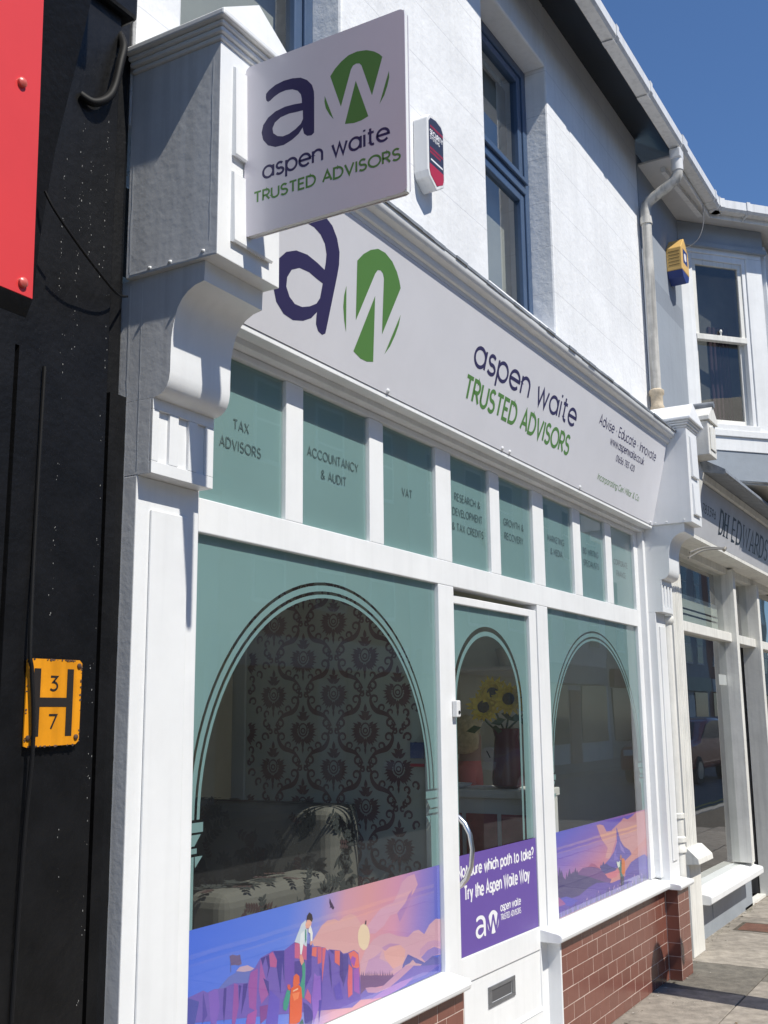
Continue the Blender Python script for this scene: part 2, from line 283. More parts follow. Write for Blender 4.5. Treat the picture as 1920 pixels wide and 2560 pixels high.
PRINT_L=[
((220,165,170),[(3.016,0.851),(3.049,0.861),(3.093,0.859),(3.117,0.848),(3.147,0.858),(3.188,0.861),(3.219,0.85),(3.25,0.821),(3.27,0.758),(3.233,0.731),(3.147,0.739),(3.049,0.761),(2.984,0.783),(2.961,0.811)]),
((214,160,188),[(3.297,0.806),(3.336,0.826),(3.386,0.848),(3.431,0.854),(3.472,0.855),(3.508,0.883),(3.538,0.916),(3.581,0.93),(3.631,0.932),(3.655,0.892),(3.616,0.863),(3.561,0.842),(3.5,0.815),(3.448,0.815),(3.407,0.788),(3.346,0.772),(3.302,0.779)]),
((178,128,190),[(3.617,0.88),(3.586,0.867),(3.561,0.842),(3.5,0.815),(3.517,0.782),(3.554,0.81),(3.591,0.838)]),
((212,162,182),[(3.28,0.73),(3.302,0.739),(3.334,0.755),(3.384,0.762),(3.441,0.758),(3.504,0.737),(3.575,0.722),(3.618,0.735),(3.656,0.734),(3.699,0.711),(3.739,0.738),(3.792,0.751),(3.829,0.744),(3.827,0.618),(3.761,0.624),(3.696,0.613),(3.64,0.638),(3.597,0.651),(3.554,0.626),(3.466,0.616),(3.382,0.632),(3.248,0.654),(3.248,0.697)]),
((196,150,190),[(3.301,0.695),(3.344,0.698),(3.389,0.708),(3.372,0.687),(3.427,0.664),(3.472,0.634),(3.438,0.624),(3.274,0.656)]),
((224,166,166),[(3.4,0.709),(3.445,0.714),(3.521,0.704),(3.556,0.681),(3.543,0.639),(3.466,0.635),(3.411,0.68)]),
((190,140,185),[(3.389,0.719),(3.446,0.723),(3.521,0.707),(3.445,0.711),(3.411,0.704)]),
((200,150,185),[(3.666,0.664),(3.724,0.68),(3.776,0.677),(3.826,0.665),(3.827,0.644),(3.762,0.659),(3.71,0.645),(3.659,0.64)]),
((150,125,195),[(3.671,0.635),(3.723,0.651),(3.775,0.654),(3.828,0.636),(3.827,0.621),(3.761,0.624),(3.702,0.615)]),
((236,208,182),[(3.31,0.767),(3.308,0.757),(3.305,0.749),(3.3,0.742),(3.294,0.736),(3.286,0.733),(3.277,0.731),(3.269,0.732),(3.26,0.736),(3.252,0.741),(3.245,0.748),(3.239,0.756),(3.236,0.765),(3.234,0.775),(3.234,0.785),(3.236,0.794),(3.24,0.802),(3.246,0.808),(3.253,0.813),(3.261,0.815),(3.27,0.816),(3.278,0.814),(3.287,0.809),(3.295,0.803),(3.301,0.796),(3.306,0.787),(3.309,0.777)]),
((98,95,172),[(3.537,0.638),(3.573,0.664),(3.634,0.639),(3.696,0.613),(3.761,0.624),(3.8,0.611),(3.824,0.619),(3.831,0.55),(3.644,0.575),(3.524,0.613)]),
((205,160,175),[(3.548,0.63),(3.585,0.631),(3.609,0.639),(3.63,0.623),(3.677,0.611),(3.645,0.603),(3.554,0.618)]),
((118,80,132),[(3.247,0.597),(3.248,0.659),(3.253,0.656),(3.257,0.668),(3.26,0.653),(3.263,0.654),(3.267,0.666),(3.271,0.651),(3.278,0.65),(3.282,0.659),(3.286,0.648),(3.287,0.648),(3.291,0.66),(3.295,0.646),(3.299,0.646),(3.303,0.661),(3.307,0.644),(3.313,0.643),(3.317,0.657),(3.32,0.641),(3.326,0.641),(3.329,0.651),(3.333,0.639),(3.336,0.639),(3.34,0.654),(3.344,0.637),(3.346,0.638),(3.35,0.65),(3.354,0.635),(3.357,0.635),(3.361,0.644),(3.365,0.633),(3.373,0.632),(3.377,0.65),(3.381,0.629),(3.389,0.629),(3.393,0.646),(3.397,0.626),(3.399,0.627),(3.403,0.641),(3.406,0.624),(3.41,0.625),(3.414,0.634),(3.418,0.622),(3.423,0.622),(3.427,0.632),(3.431,0.62),(3.436,0.62),(3.44,0.637),(3.443,0.617),(3.447,0.618),(3.451,0.628),(3.455,0.615),(3.458,0.616),(3.462,0.625),(3.466,0.613),(3.475,0.614),(3.409,0.593),(3.3,0.604),(3.268,0.593)]),
((122,104,190),[(3.25,0.597),(3.289,0.609),(3.381,0.59),(3.466,0.611),(3.554,0.629),(3.708,0.6),(3.825,0.583),(3.832,0.55),(3.397,0.548),(3.249,0.58)]),
((196,146,180),[(3.279,0.611),(3.321,0.605),(3.381,0.59),(3.437,0.603),(3.495,0.616),(3.554,0.629),(3.615,0.617),(3.524,0.596),(3.437,0.579),(3.353,0.58),(3.294,0.593)]),
((84,84,186),[(3.464,0.552),(3.583,0.571),(3.707,0.569),(3.834,0.585),(3.832,0.549),(3.397,0.548),(3.353,0.557)]),
((166,116,196),[(3.31,0.567),(3.408,0.579),(3.523,0.583),(3.613,0.579),(3.553,0.563),(3.408,0.55)]),
((102,112,190),[(2.499,0.767),(2.544,0.79),(2.575,0.795),(2.595,0.807),(2.631,0.805),(2.664,0.79),(2.648,0.772),(2.638,0.75),(2.57,0.762)]),
((196,162,186),[(2.579,0.799),(2.595,0.807),(2.631,0.805),(2.664,0.79),(2.647,0.787),(2.615,0.79)]),
((92,92,150),[(2.553,0.823),(2.555,0.822),(2.556,0.801),(2.553,0.802)]),
((108,88,135),[(2.548,0.845),(2.562,0.846),(2.582,0.84),(2.596,0.84),(2.604,0.813),(2.59,0.812),(2.574,0.817),(2.555,0.819)]),
((112,88,182),[(2.363,0.71),(2.365,0.771),(2.436,0.777),(2.454,0.768),(2.482,0.771),(2.525,0.765),(2.57,0.769),(2.634,0.756),(2.643,0.782),(2.668,0.792),(2.693,0.813),(2.752,0.822),(2.812,0.813),(2.864,0.827),(2.959,0.806),(2.963,0.797),(2.988,0.794),(3.017,0.787),(2.984,0.793),(3.03,0.783),(3.049,0.77),(3.059,0.772),(3.122,0.758),(3.142,0.744),(3.169,0.742),(3.207,0.744),(3.236,0.728),(3.243,0.685),(3.247,0.633),(3.249,0.58),(3.195,0.568)]),
((72,76,168),[(2.372,0.772),(2.42,0.752),(2.404,0.7),(2.365,0.709)]),
((82,66,162),[(2.436,0.774),(2.456,0.71),(2.435,0.693),(2.434,0.756)]),
((70,54,146),[(2.525,0.765),(2.537,0.763),(2.536,0.735),(2.528,0.672),(2.521,0.711)]),
((128,92,190),[(2.458,0.766),(2.48,0.77),(2.499,0.767),(2.508,0.718),(2.494,0.679),(2.471,0.685)]),
((70,54,146),[(2.592,0.76),(2.604,0.755),(2.593,0.709)]),
((70,54,146),[(2.612,0.758),(2.634,0.756),(2.626,0.725),(2.604,0.677)]),
((150,80,166),[(2.57,0.769),(2.588,0.761),(2.593,0.704),(2.578,0.66),(2.563,0.664)]),
((155,80,166),[(2.646,0.782),(2.681,0.787),(2.674,0.673),(2.641,0.689),(2.636,0.751)]),
((160,86,166),[(2.693,0.811),(2.737,0.706),(2.699,0.686),(2.686,0.727)]),
((64,46,140),[(2.694,0.812),(2.718,0.813),(2.704,0.79)]),
((64,46,140),[(2.718,0.813),(2.735,0.815),(2.74,0.78),(2.723,0.747),(2.731,0.779)]),
((182,86,150),[(2.735,0.815),(2.752,0.82),(2.775,0.791),(2.771,0.772),(2.74,0.78)]),
((60,50,150),[(2.757,0.82),(2.811,0.813),(2.813,0.72),(2.801,0.781),(2.794,0.692),(2.773,0.774),(2.775,0.793)]),
((70,54,146),[(2.706,0.756),(2.734,0.74),(2.737,0.699)]),
((112,76,178),[(2.813,0.813),(2.864,0.825),(2.865,0.747),(2.852,0.692),(2.815,0.712)]),
((202,96,140),[(2.866,0.825),(2.931,0.812),(2.93,0.764),(2.866,0.781)]),
((76,56,150),[(2.865,0.771),(2.921,0.766),(2.921,0.678),(2.865,0.739)]),
((76,56,156),[(2.934,0.81),(2.958,0.806),(2.957,0.714),(2.923,0.682)]),
((216,106,116),[(2.964,0.795),(2.988,0.792),(2.985,0.762),(2.961,0.77)]),
((206,96,126),[(2.99,0.792),(3.015,0.786),(3.013,0.741),(2.992,0.74)]),
((130,62,148),[(2.691,0.681),(2.768,0.674),(2.742,0.646),(2.696,0.633)]),
((166,80,166),[(2.634,0.672),(2.679,0.676),(2.671,0.639),(2.626,0.649)]),
((100,80,190),[(2.741,0.715),(2.789,0.681),(2.781,0.613),(2.721,0.627)]),
((196,92,140),[(2.935,0.68),(2.954,0.656),(2.955,0.631),(2.921,0.655)]),
((70,54,146),[(2.912,0.645),(2.94,0.631),(2.969,0.602),(2.96,0.572),(2.922,0.581)]),
((146,100,200),[(2.973,0.718),(2.998,0.698),(2.998,0.611),(2.969,0.57),(2.959,0.645)]),
((84,66,170),[(3.003,0.733),(3.018,0.709),(3.018,0.632),(2.998,0.563)]),
((226,110,106),[(2.961,0.795),(2.984,0.791),(2.984,0.764),(2.958,0.771)]),
((216,100,120),[(3.018,0.784),(3.039,0.78),(3.016,0.68)]),
((76,56,150),[(3.061,0.77),(3.085,0.764),(3.083,0.753)]),
((226,106,106),[(3.09,0.763),(3.121,0.757),(3.119,0.711),(3.09,0.727)]),
((72,52,142),[(3.123,0.755),(3.138,0.744),(3.146,0.706),(3.139,0.655),(3.119,0.684)]),
((78,62,152),[(3.141,0.741),(3.171,0.739),(3.171,0.691),(3.139,0.64),(3.142,0.679)]),
((230,110,106),[(3.173,0.739),(3.207,0.742),(3.234,0.725),(3.242,0.675),(3.237,0.635),(3.222,0.684),(3.197,0.692)]),
((220,100,116),[(3.174,0.706),(3.197,0.689),(3.196,0.608),(3.171,0.603),(3.166,0.649)]),
((160,80,182),[(3.197,0.727),(3.22,0.715),(3.207,0.692),(3.182,0.715)]),
((160,86,182),[(3.202,0.683),(3.237,0.684),(3.241,0.599),(3.206,0.616)]),
((142,96,196),[(2.97,0.708),(3.007,0.703),(3.012,0.63),(2.966,0.64)]),
((70,54,146),[(3.054,0.763),(3.068,0.731),(3.073,0.654),(3.061,0.695)]),
((96,76,182),[(3.082,0.652),(3.121,0.663),(3.141,0.605),(3.097,0.612)]),
((74,50,88),[(3.061,0.928),(3.069,0.916),(3.079,0.905),(3.088,0.894),(3.082,0.89),(3.071,0.899),(3.06,0.899),(3.066,0.903),(3.06,0.914)]),
((90,60,84),[(3.276,0.813),(3.282,0.826),(3.288,0.822),(3.286,0.812)]),
((204,210,226),[(2.864,0.828),(2.882,0.851),(2.901,0.874),(2.925,0.883),(2.926,0.857),(2.934,0.853),(2.93,0.803),(2.92,0.807),(2.911,0.816),(2.892,0.818)]),
((232,170,158),[(2.932,0.881),(2.946,0.879),(2.957,0.871),(2.954,0.861),(2.939,0.855),(2.925,0.857),(2.922,0.87)]),
((58,44,48),[(2.929,0.882),(2.932,0.894),(2.944,0.902),(2.958,0.894),(2.964,0.879),(2.958,0.871),(2.946,0.879),(2.937,0.881)]),
((228,228,236),[(2.892,0.819),(2.897,0.846),(2.915,0.851),(2.92,0.835),(2.909,0.806),(2.902,0.785),(2.895,0.786)]),
((236,232,232),[(2.939,0.852),(2.951,0.863),(2.963,0.838),(2.961,0.815),(2.951,0.814),(2.949,0.838),(2.939,0.844)]),
((226,160,150),[(2.947,0.815),(2.961,0.814),(2.959,0.804),(2.949,0.803)]),
((70,140,130),[(2.921,0.855),(2.927,0.854),(2.928,0.823),(2.922,0.814),(2.919,0.835)]),
((62,152,136),[(2.904,0.757),(2.918,0.761),(2.923,0.74),(2.921,0.703),(2.917,0.654),(2.893,0.669),(2.895,0.698),(2.907,0.723)]),
((226,150,140),[(2.891,0.784),(2.904,0.784),(2.916,0.762),(2.902,0.753),(2.892,0.769)]),
((226,96,60),[(2.857,0.716),(2.86,0.73),(2.874,0.735),(2.89,0.725),(2.892,0.704),(2.879,0.699),(2.857,0.704)]),
((50,150,136),[(2.825,0.698),(2.84,0.695),(2.843,0.679),(2.83,0.648),(2.821,0.64),(2.807,0.648),(2.807,0.667)]),
((216,86,76),[(2.827,0.705),(2.829,0.713),(2.842,0.71),(2.845,0.696),(2.836,0.694)]),
((226,94,54),[(2.847,0.698),(2.861,0.703),(2.888,0.7),(2.901,0.689),(2.906,0.656),(2.904,0.607),(2.894,0.594),(2.875,0.592),(2.839,0.6),(2.841,0.67)]),
((240,130,84),[(2.852,0.682),(2.893,0.679),(2.884,0.661),(2.863,0.66)]),
((238,190,160),[(2.857,0.69),(2.883,0.692),(2.884,0.688),(2.858,0.686)]),
((60,110,100),[(2.889,0.588),(2.908,0.599),(2.915,0.583)])]
PRINT_R=[
((222,160,170),[(5.61,0.932),(5.659,0.933),(5.727,0.921),(5.773,0.886),(5.844,0.883),(5.888,0.898),(5.954,0.909),(6.021,0.92),(6.056,0.934),(6.121,0.92),(6.202,0.929),(6.262,0.942),(6.455,0.943),(6.475,0.918),(6.488,0.792),(6.192,0.738),(6.147,0.743),(6.012,0.797),(5.869,0.772),(5.782,0.746),(5.723,0.756),(5.77,0.802),(5.678,0.856)]),
((128,104,206),[(5.611,0.939),(6.002,0.94),(6.262,0.942),(6.202,0.929),(6.121,0.92),(6.056,0.934),(5.954,0.909),(5.845,0.886),(5.762,0.887),(5.717,0.923),(5.659,0.934)]),
((102,86,192),[(5.925,0.895),(5.948,0.873),(5.983,0.82),(6.042,0.781),(6.137,0.751),(6.167,0.727),(6.052,0.706),(5.908,0.683),(5.755,0.701),(5.709,0.726),(5.792,0.745),(5.872,0.792),(5.91,0.834)]),
((206,130,170),[(5.925,0.894),(5.91,0.834),(5.85,0.787),(5.792,0.745),(5.869,0.772),(5.924,0.819)]),
((152,126,216),[(5.961,0.816),(5.985,0.767),(6.057,0.739),(6.029,0.769)]),
((130,110,210),[(5.869,0.772),(5.913,0.787),(5.897,0.75),(5.946,0.725),(5.862,0.728)]),
((80,80,166),[(6.142,0.71),(6.17,0.74),(6.193,0.743),(6.204,0.743),(6.216,0.769),(6.221,0.743),(6.231,0.749),(6.242,0.774),(6.247,0.749),(6.258,0.755),(6.27,0.784),(6.274,0.755),(6.284,0.761),(6.297,0.791),(6.301,0.761),(6.311,0.767),(6.324,0.796),(6.328,0.767),(6.339,0.773),(6.351,0.803),(6.355,0.773),(6.366,0.779),(6.378,0.804),(6.383,0.779),(6.394,0.786),(6.407,0.815),(6.411,0.786),(6.422,0.792),(6.434,0.817),(6.439,0.792),(6.45,0.798),(6.463,0.826),(6.467,0.798),(6.477,0.8),(6.49,0.825),(6.495,0.8),(6.493,0.763),(6.494,0.558),(6.026,0.551),(6.031,0.649),(6.073,0.704)]),
((106,90,192),[(6.042,0.648),(6.149,0.685),(6.266,0.696),(6.398,0.702),(6.483,0.682),(6.494,0.558),(6.027,0.557)]),
((76,70,152),[(5.634,0.719),(5.65,0.733),(5.663,0.722),(5.691,0.742),(5.704,0.725),(5.739,0.726),(5.777,0.71),(5.907,0.68),(5.853,0.67),(5.711,0.677),(5.664,0.69)]),
((226,126,150),[(5.701,0.676),(5.917,0.673),(5.946,0.659),(5.89,0.64),(5.797,0.641),(5.729,0.657)]),
((120,76,152),[(5.288,0.727),(5.379,0.746),(5.452,0.741),(5.509,0.754),(5.555,0.745),(5.628,0.713),(5.702,0.679),(5.748,0.652),(5.807,0.638),(5.762,0.612),(5.299,0.673)]),
((178,96,146),[(5.452,0.741),(5.509,0.754),(5.555,0.745),(5.628,0.713),(5.562,0.727),(5.507,0.737)]),
((76,66,132),[(4.998,0.754),(5.018,0.752),(5.037,0.775),(5.046,0.746),(5.067,0.789),(5.079,0.756),(5.093,0.771),(5.11,0.738),(5.137,0.72),(5.154,0.753),(5.163,0.728),(5.197,0.765),(5.211,0.737),(5.246,0.744),(5.254,0.737),(5.279,0.761),(5.289,0.736),(5.303,0.746),(5.314,0.721),(5.428,0.701),(5.744,0.627),(5.549,0.633),(5.454,0.622),(5.215,0.622),(5.0,0.655)]),
((104,80,182),[(5.0,0.655),(5.067,0.646),(5.215,0.625),(5.319,0.623),(5.457,0.643),(5.571,0.649),(5.695,0.636),(5.804,0.619),(5.951,0.619),(6.038,0.625),(6.175,0.638),(6.504,0.613),(6.494,0.558),(5.001,0.559)]),
((92,86,200),[(5.067,0.646),(5.141,0.642),(5.215,0.624),(5.299,0.602),(5.185,0.589),(5.104,0.612)]),
((168,96,166),[(5.001,0.662),(5.043,0.652),(5.09,0.631),(5.129,0.609),(5.007,0.612)]),
((112,96,190),[(4.998,0.561),(5.002,0.578),(5.011,0.56)]),
((58,58,120),[(5.022,0.561),(5.034,0.583),(5.035,0.56)]),
((58,58,120),[(5.035,0.561),(5.045,0.598),(5.048,0.56)]),
((58,58,120),[(5.051,0.561),(5.053,0.579),(5.064,0.56)]),
((112,96,190),[(5.063,0.561),(5.065,0.582),(5.076,0.56)]),
((58,58,120),[(5.079,0.561),(5.085,0.594),(5.092,0.56)]),
((58,58,120),[(5.108,0.561),(5.119,0.597),(5.121,0.56)]),
((58,58,120),[(5.122,0.561),(5.138,0.583),(5.135,0.56)]),
((112,96,190),[(5.141,0.561),(5.152,0.599),(5.154,0.56)]),
((58,58,120),[(5.159,0.561),(5.173,0.599),(5.172,0.56)]),
((58,58,120),[(5.178,0.561),(5.186,0.596),(5.191,0.56)]),
((58,58,120),[(5.191,0.561),(5.195,0.583),(5.204,0.56)]),
((112,96,190),[(5.211,0.561),(5.23,0.6),(5.224,0.56)]),
((58,58,120),[(5.231,0.561),(5.235,0.594),(5.244,0.56)]),
((58,58,120),[(5.244,0.561),(5.261,0.605),(5.258,0.56)]),
((58,58,120),[(5.262,0.561),(5.268,0.592),(5.276,0.56)]),
((112,96,190),[(5.276,0.561),(5.292,0.578),(5.29,0.56)]),
((58,58,120),[(5.301,0.561),(5.309,0.581),(5.315,0.56)]),
((58,58,120),[(5.311,0.561),(5.325,0.583),(5.325,0.56)]),
((58,58,120),[(5.339,0.561),(5.346,0.592),(5.353,0.56)]),
((112,96,190),[(5.358,0.561),(5.37,0.607),(5.372,0.56)]),
((58,58,120),[(5.368,0.561),(5.37,0.579),(5.382,0.56)]),
((58,58,120),[(5.4,0.561),(5.418,0.593),(5.414,0.56)]),
((58,58,120),[(5.408,0.561),(5.422,0.585),(5.422,0.56)]),
((112,96,190),[(5.438,0.561),(5.441,0.589),(5.452,0.56)]),
((58,58,120),[(5.457,0.561),(5.472,0.586),(5.471,0.56)]),
((58,58,120),[(5.466,0.561),(5.485,0.599),(5.48,0.56)]),
((58,58,120),[(5.494,0.561),(5.509,0.588),(5.509,0.56)]),
((112,96,190),[(5.505,0.561),(5.514,0.587),(5.52,0.56)]),
((58,58,120),[(5.536,0.56),(5.553,0.581),(5.551,0.56)]),
((58,58,120),[(5.555,0.56),(5.566,0.609),(5.57,0.56)]),
((58,58,120),[(5.566,0.56),(5.583,0.584),(5.581,0.56)]),
((112,96,190),[(5.598,0.56),(5.611,0.6),(5.613,0.559)]),
((58,58,120),[(5.607,0.56),(5.629,0.604),(5.623,0.559)]),
((58,58,120),[(5.625,0.56),(5.642,0.583),(5.64,0.559)]),
((58,58,120),[(5.657,0.56),(5.665,0.588),(5.673,0.559)]),
((112,96,190),[(5.672,0.56),(5.677,0.596),(5.687,0.559)]),
((58,58,120),[(5.699,0.56),(5.717,0.594),(5.715,0.559)]),
((58,58,120),[(5.71,0.56),(5.731,0.609),(5.726,0.559)]),
((58,58,120),[(5.733,0.56),(5.753,0.609),(5.749,0.559)]),
((112,96,190),[(5.763,0.56),(5.765,0.58),(5.779,0.559)]),
((58,58,120),[(5.782,0.56),(5.795,0.588),(5.799,0.559)]),
((58,58,120),[(5.794,0.56),(5.81,0.611),(5.811,0.559)]),
((58,58,120),[(5.827,0.56),(5.838,0.58),(5.844,0.559)]),
((112,96,190),[(5.836,0.56),(5.851,0.608),(5.853,0.559)]),
((58,58,120),[(5.858,0.56),(5.871,0.58),(5.875,0.559)]),
((58,58,120),[(5.881,0.56),(5.891,0.584),(5.897,0.559)]),
((58,58,120),[(5.91,0.56),(5.927,0.597),(5.927,0.559)]),
((112,96,190),[(5.93,0.56),(5.938,0.6),(5.947,0.559)]),
((58,58,120),[(5.951,0.56),(5.96,0.606),(5.968,0.559)]),
((58,58,120),[(5.973,0.56),(5.985,0.586),(5.99,0.559)]),
((58,58,120),[(5.992,0.56),(6.003,0.579),(6.009,0.559)]),
((112,96,190),[(6.018,0.56),(6.04,0.601),(6.035,0.559)]),
((58,58,120),[(6.048,0.56),(6.062,0.603),(6.066,0.559)]),
((58,58,120),[(6.062,0.56),(6.074,0.594),(6.08,0.559)]),
((58,58,120),[(6.095,0.56),(6.102,0.583),(6.113,0.559)]),
((112,96,190),[(6.123,0.56),(6.135,0.587),(6.141,0.559)]),
((58,58,120),[(6.149,0.56),(6.155,0.589),(6.167,0.559)]),
((58,58,120),[(6.169,0.56),(6.187,0.598),(6.187,0.559)]),
((58,58,120),[(6.181,0.56),(6.185,0.594),(6.199,0.559)]),
((112,96,190),[(6.209,0.56),(6.216,0.605),(6.227,0.559)]),
((58,58,120),[(6.234,0.56),(6.264,0.613),(6.252,0.559)]),
((58,58,120),[(6.262,0.56),(6.283,0.605),(6.281,0.559)]),
((58,58,120),[(6.287,0.56),(6.297,0.61),(6.305,0.559)]),
((112,96,190),[(6.318,0.56),(6.34,0.578),(6.337,0.559)]),
((58,58,120),[(6.341,0.56),(6.361,0.594),(6.36,0.559)]),
((58,58,120),[(6.362,0.56),(6.371,0.608),(6.381,0.559)]),
((58,58,120),[(6.388,0.56),(6.418,0.609),(6.407,0.559)]),
((112,96,190),[(6.408,0.56),(6.433,0.586),(6.428,0.558)]),
((58,58,120),[(6.437,0.56),(6.455,0.58),(6.456,0.558)]),
((186,150,205),[(5.752,0.597),(5.761,0.607),(5.767,0.595),(5.758,0.592)]),
((186,150,205),[(5.819,0.589),(5.827,0.599),(5.834,0.587),(5.825,0.584)]),
((186,150,205),[(5.753,0.582),(5.762,0.591),(5.768,0.58),(5.76,0.577)]),
((186,150,205),[(6.316,0.597),(6.326,0.607),(6.334,0.595),(6.324,0.592)]),
((186,150,205),[(6.179,0.605),(6.189,0.615),(6.196,0.603),(6.187,0.6)]),
((186,150,205),[(5.582,0.602),(5.59,0.612),(5.596,0.6),(5.588,0.598)]),
((186,150,205),[(6.267,0.591),(6.277,0.601),(6.285,0.589),(6.275,0.586)]),
((186,150,205),[(5.917,0.576),(5.926,0.586),(5.933,0.574),(5.924,0.571)]),
((186,150,205),[(6.143,0.578),(6.152,0.589),(6.159,0.576),(6.15,0.573)]),
((186,150,205),[(5.879,0.576),(5.888,0.586),(5.895,0.574),(5.886,0.572)]),
((186,150,205),[(5.405,0.591),(5.412,0.6),(5.418,0.589),(5.411,0.587)]),
((186,150,205),[(5.835,0.595),(5.844,0.605),(5.85,0.593),(5.841,0.59)]),
((186,150,205),[(6.182,0.608),(6.192,0.618),(6.199,0.606),(6.19,0.603)]),
((186,150,205),[(5.416,0.592),(5.423,0.601),(5.429,0.59),(5.421,0.588)]),
((186,150,205),[(5.93,0.595),(5.939,0.605),(5.946,0.593),(5.937,0.59)]),
((186,150,205),[(5.892,0.591),(5.901,0.601),(5.907,0.589),(5.898,0.587)]),
((50,50,92),[(5.953,0.632),(6.011,0.628),(5.999,0.584),(5.946,0.588)]),
((60,130,132),[(5.919,0.685),(5.977,0.715),(5.972,0.65),(5.996,0.63),(5.952,0.631),(5.942,0.666)]),
((236,240,236),[(5.898,0.72),(5.923,0.711),(5.955,0.715),(5.945,0.685),(5.923,0.682),(5.904,0.697)]),
((202,130,110),[(5.958,0.733),(5.971,0.747),(5.986,0.737),(5.979,0.718),(5.958,0.72)]),
((232,122,62),[(5.983,0.721),(6.005,0.725),(6.031,0.715),(6.036,0.688),(6.025,0.643),(5.996,0.635),(5.972,0.65)])]# ------------------------------------------------------------------ materials
def render_mat(name, col, rough=.65, pitch=.262, off=.06, bump=.35, var=.06):
    """brush-painted render scored with fine horizontal lines"""
    m = M(name, col, rough, var=var, vs_=1.6, streak=.04); n = m.node_tree.nodes; l = m.node_tree.links; b = n['Principled BSDF']
    tc = n.new('ShaderNodeTexCoord'); sp = n.new('ShaderNodeSeparateXYZ'); l.new(tc.outputs['Object'], sp.inputs[0])
    nz = n.new('ShaderNodeTexNoise'); nz.inputs['Scale'].default_value = 5; l.new(tc.outputs['Object'], nz.inputs[0])
    def mth(op, a, bb, cl=False):
        q = n.new('ShaderNodeMath'); q.operation = op; q.use_clamp = cl
        for i, v in enumerate((a, bb)):
            if v is None: continue
            if hasattr(v, 'links'): l.new(v, q.inputs[i])
            else: q.inputs[i].default_value = v
        return q.outputs[0]
    wob = mth('MULTIPLY', nz.outputs[0], .012); zz = mth('ADD', sp.outputs[2], wob)
    fr = mth('FRACT', mth('DIVIDE', mth('ADD', zz, off), pitch), None); ds = mth('ABSOLUTE', mth('SUBTRACT', fr, .5), None)
    line = mth('LESS_THAN', ds, .009)
    t = n.new('ShaderNodeTexNoise'); t.inputs['Scale'].default_value = 22; t.inputs['Detail'].default_value = 6; t.inputs['Roughness'].default_value = .6
    l.new(tc.outputs['Object'], t.inputs[0])
    h = mth('SUBTRACT', t.outputs[0], mth('MULTIPLY', line, .35)); bp = n.new('ShaderNodeBump'); bp.inputs['Strength'].default_value = bump
    bp.inputs['Distance'].default_value = .012; l.new(h, bp.inputs['Height']); l.new(bp.outputs[0], b.inputs['Normal'])
    src = b.inputs['Base Color'].links[0].from_socket; mx = n.new('ShaderNodeMix'); mx.data_type = 'RGBA'; mx.blend_type = 'MULTIPLY'
    l.new(mth('MULTIPLY', line, .35), mx.inputs[0]); l.new(src, mx.inputs[6]); mx.inputs[7].default_value = (.45, .46, .5, 1)
    l.new(mx.outputs[2], b.inputs['Base Color']); return m
WHITE = M('white_gloss_paint', (.80, .81, .82), .38, var=.05, vs_=3, bump=.04, bs=35, streak=.03)
WHITE2 = M('white_satin_paint', (.79, .80, .81), .5, var=.06, vs_=5, bump=.06, bs=60, streak=.04)
CREAM = M('cream_stone_paint', (.76, .75, .71), .55, var=.08, vs_=6, bump=.10, bs=50, streak=.12)
FLANKW = M('shade_toned_white_paint', (.70, .705, .72), .42, var=.08, vs_=4, bump=.10, bs=40, streak=.10)  # white with some dirt streaks, toned darker to carry the flank's shade
RENDER = render_mat('white_scored_render', (.80, .81, .83), var=.10)
NGREY = render_mat('blue_grey_render', (.30, .335, .385), pitch=9, bump=.15)
NGREYP = M('blue_grey_paint', (.31, .345, .39), .5, var=.1, bump=.08)
NAVY = M('navy_eaves_paint', (.010, .017, .028), .45, var=.3, vs_=3, bump=.1)
FRAMEB = M('slate_blue_frame', (.055, .095, .175), .35, var=.08)
SLATE = M('roof_slate', (.08, .085, .10), .6, var=.3, vs_=5, bump=.2)
LEAD = M('lead_flashing', (.23, .25, .28), .5, var=.25, vs_=12, bump=.3, bs=40)
UPVC = M('white_plastic', (.76, .76, .76), .35, var=.05, streak=.12)
UPVCD = M('weathered_white_plastic', (.60, .58, .54), .5, var=.22, vs_=9, streak=.45)
TILE = M('brown_glazed_tile', (.205, .080, .060), .24, var=.10, vs_=6, rnd=.07, bump=.02, bs=14, streak=.08)
GROUT = M('pale_grout', (.62, .50, .44), .8, var=.2, vs_=30)
GLASS = glass('window_glass')
GLASSR = glass('clear_upper_glass', (.8, .85, .85), 2.0)
FILM = M('frosted_teal_film', (.315, .505, .525), .42, var=.05, vs_=2)
def frost(m, fac, col):
    n = m.node_tree.nodes; l = m.node_tree.links; o = n['Material Output']; tr = n.new('ShaderNodeBsdfTranslucent'); tr.inputs[0].default_value = (*col, 1)
    mx = n.new('ShaderNodeMixShader'); mx.inputs[0].default_value = fac; l.new(n['Principled BSDF'].outputs[0], mx.inputs[1]); l.new(tr.outputs[0], mx.inputs[2]); l.new(mx.outputs[0], o.inputs[0])
frost(FILM, .38, (.62, .75, .72))
FILMT = M('film_dark_lettering', (.085, .135, .14), .5)
BLACKP = M('peeling_black_gloss_paint', (.0065, .0066, .0075), .42, var=.4, vs_=9, bump=.16, bs=55, spec=.32)
STEEL = M('brushed_steel', (.62, .62, .63), .28, metal=1)
BOARD = M('sign_board_white', (.70, .70, .745), .35, var=.03)
NAVYL = M('navy_vinyl', (.040, .034, .105), .4)
GREENL = M('green_vinyl', (.105, .245, .065), .4)
SLAB = M('concrete_paving', (.30, .268, .228), .8, var=.34, vs_=11, bump=.25, bs=90, rnd=.14)
SLABD = M('stained_paving', (.17, .155, .13), .8, var=.35, vs_=12, bump=.35, bs=60, rnd=.1)
SAND = M('sandy_joint', (.10, .085, .065), .9, var=.4, vs_=25)
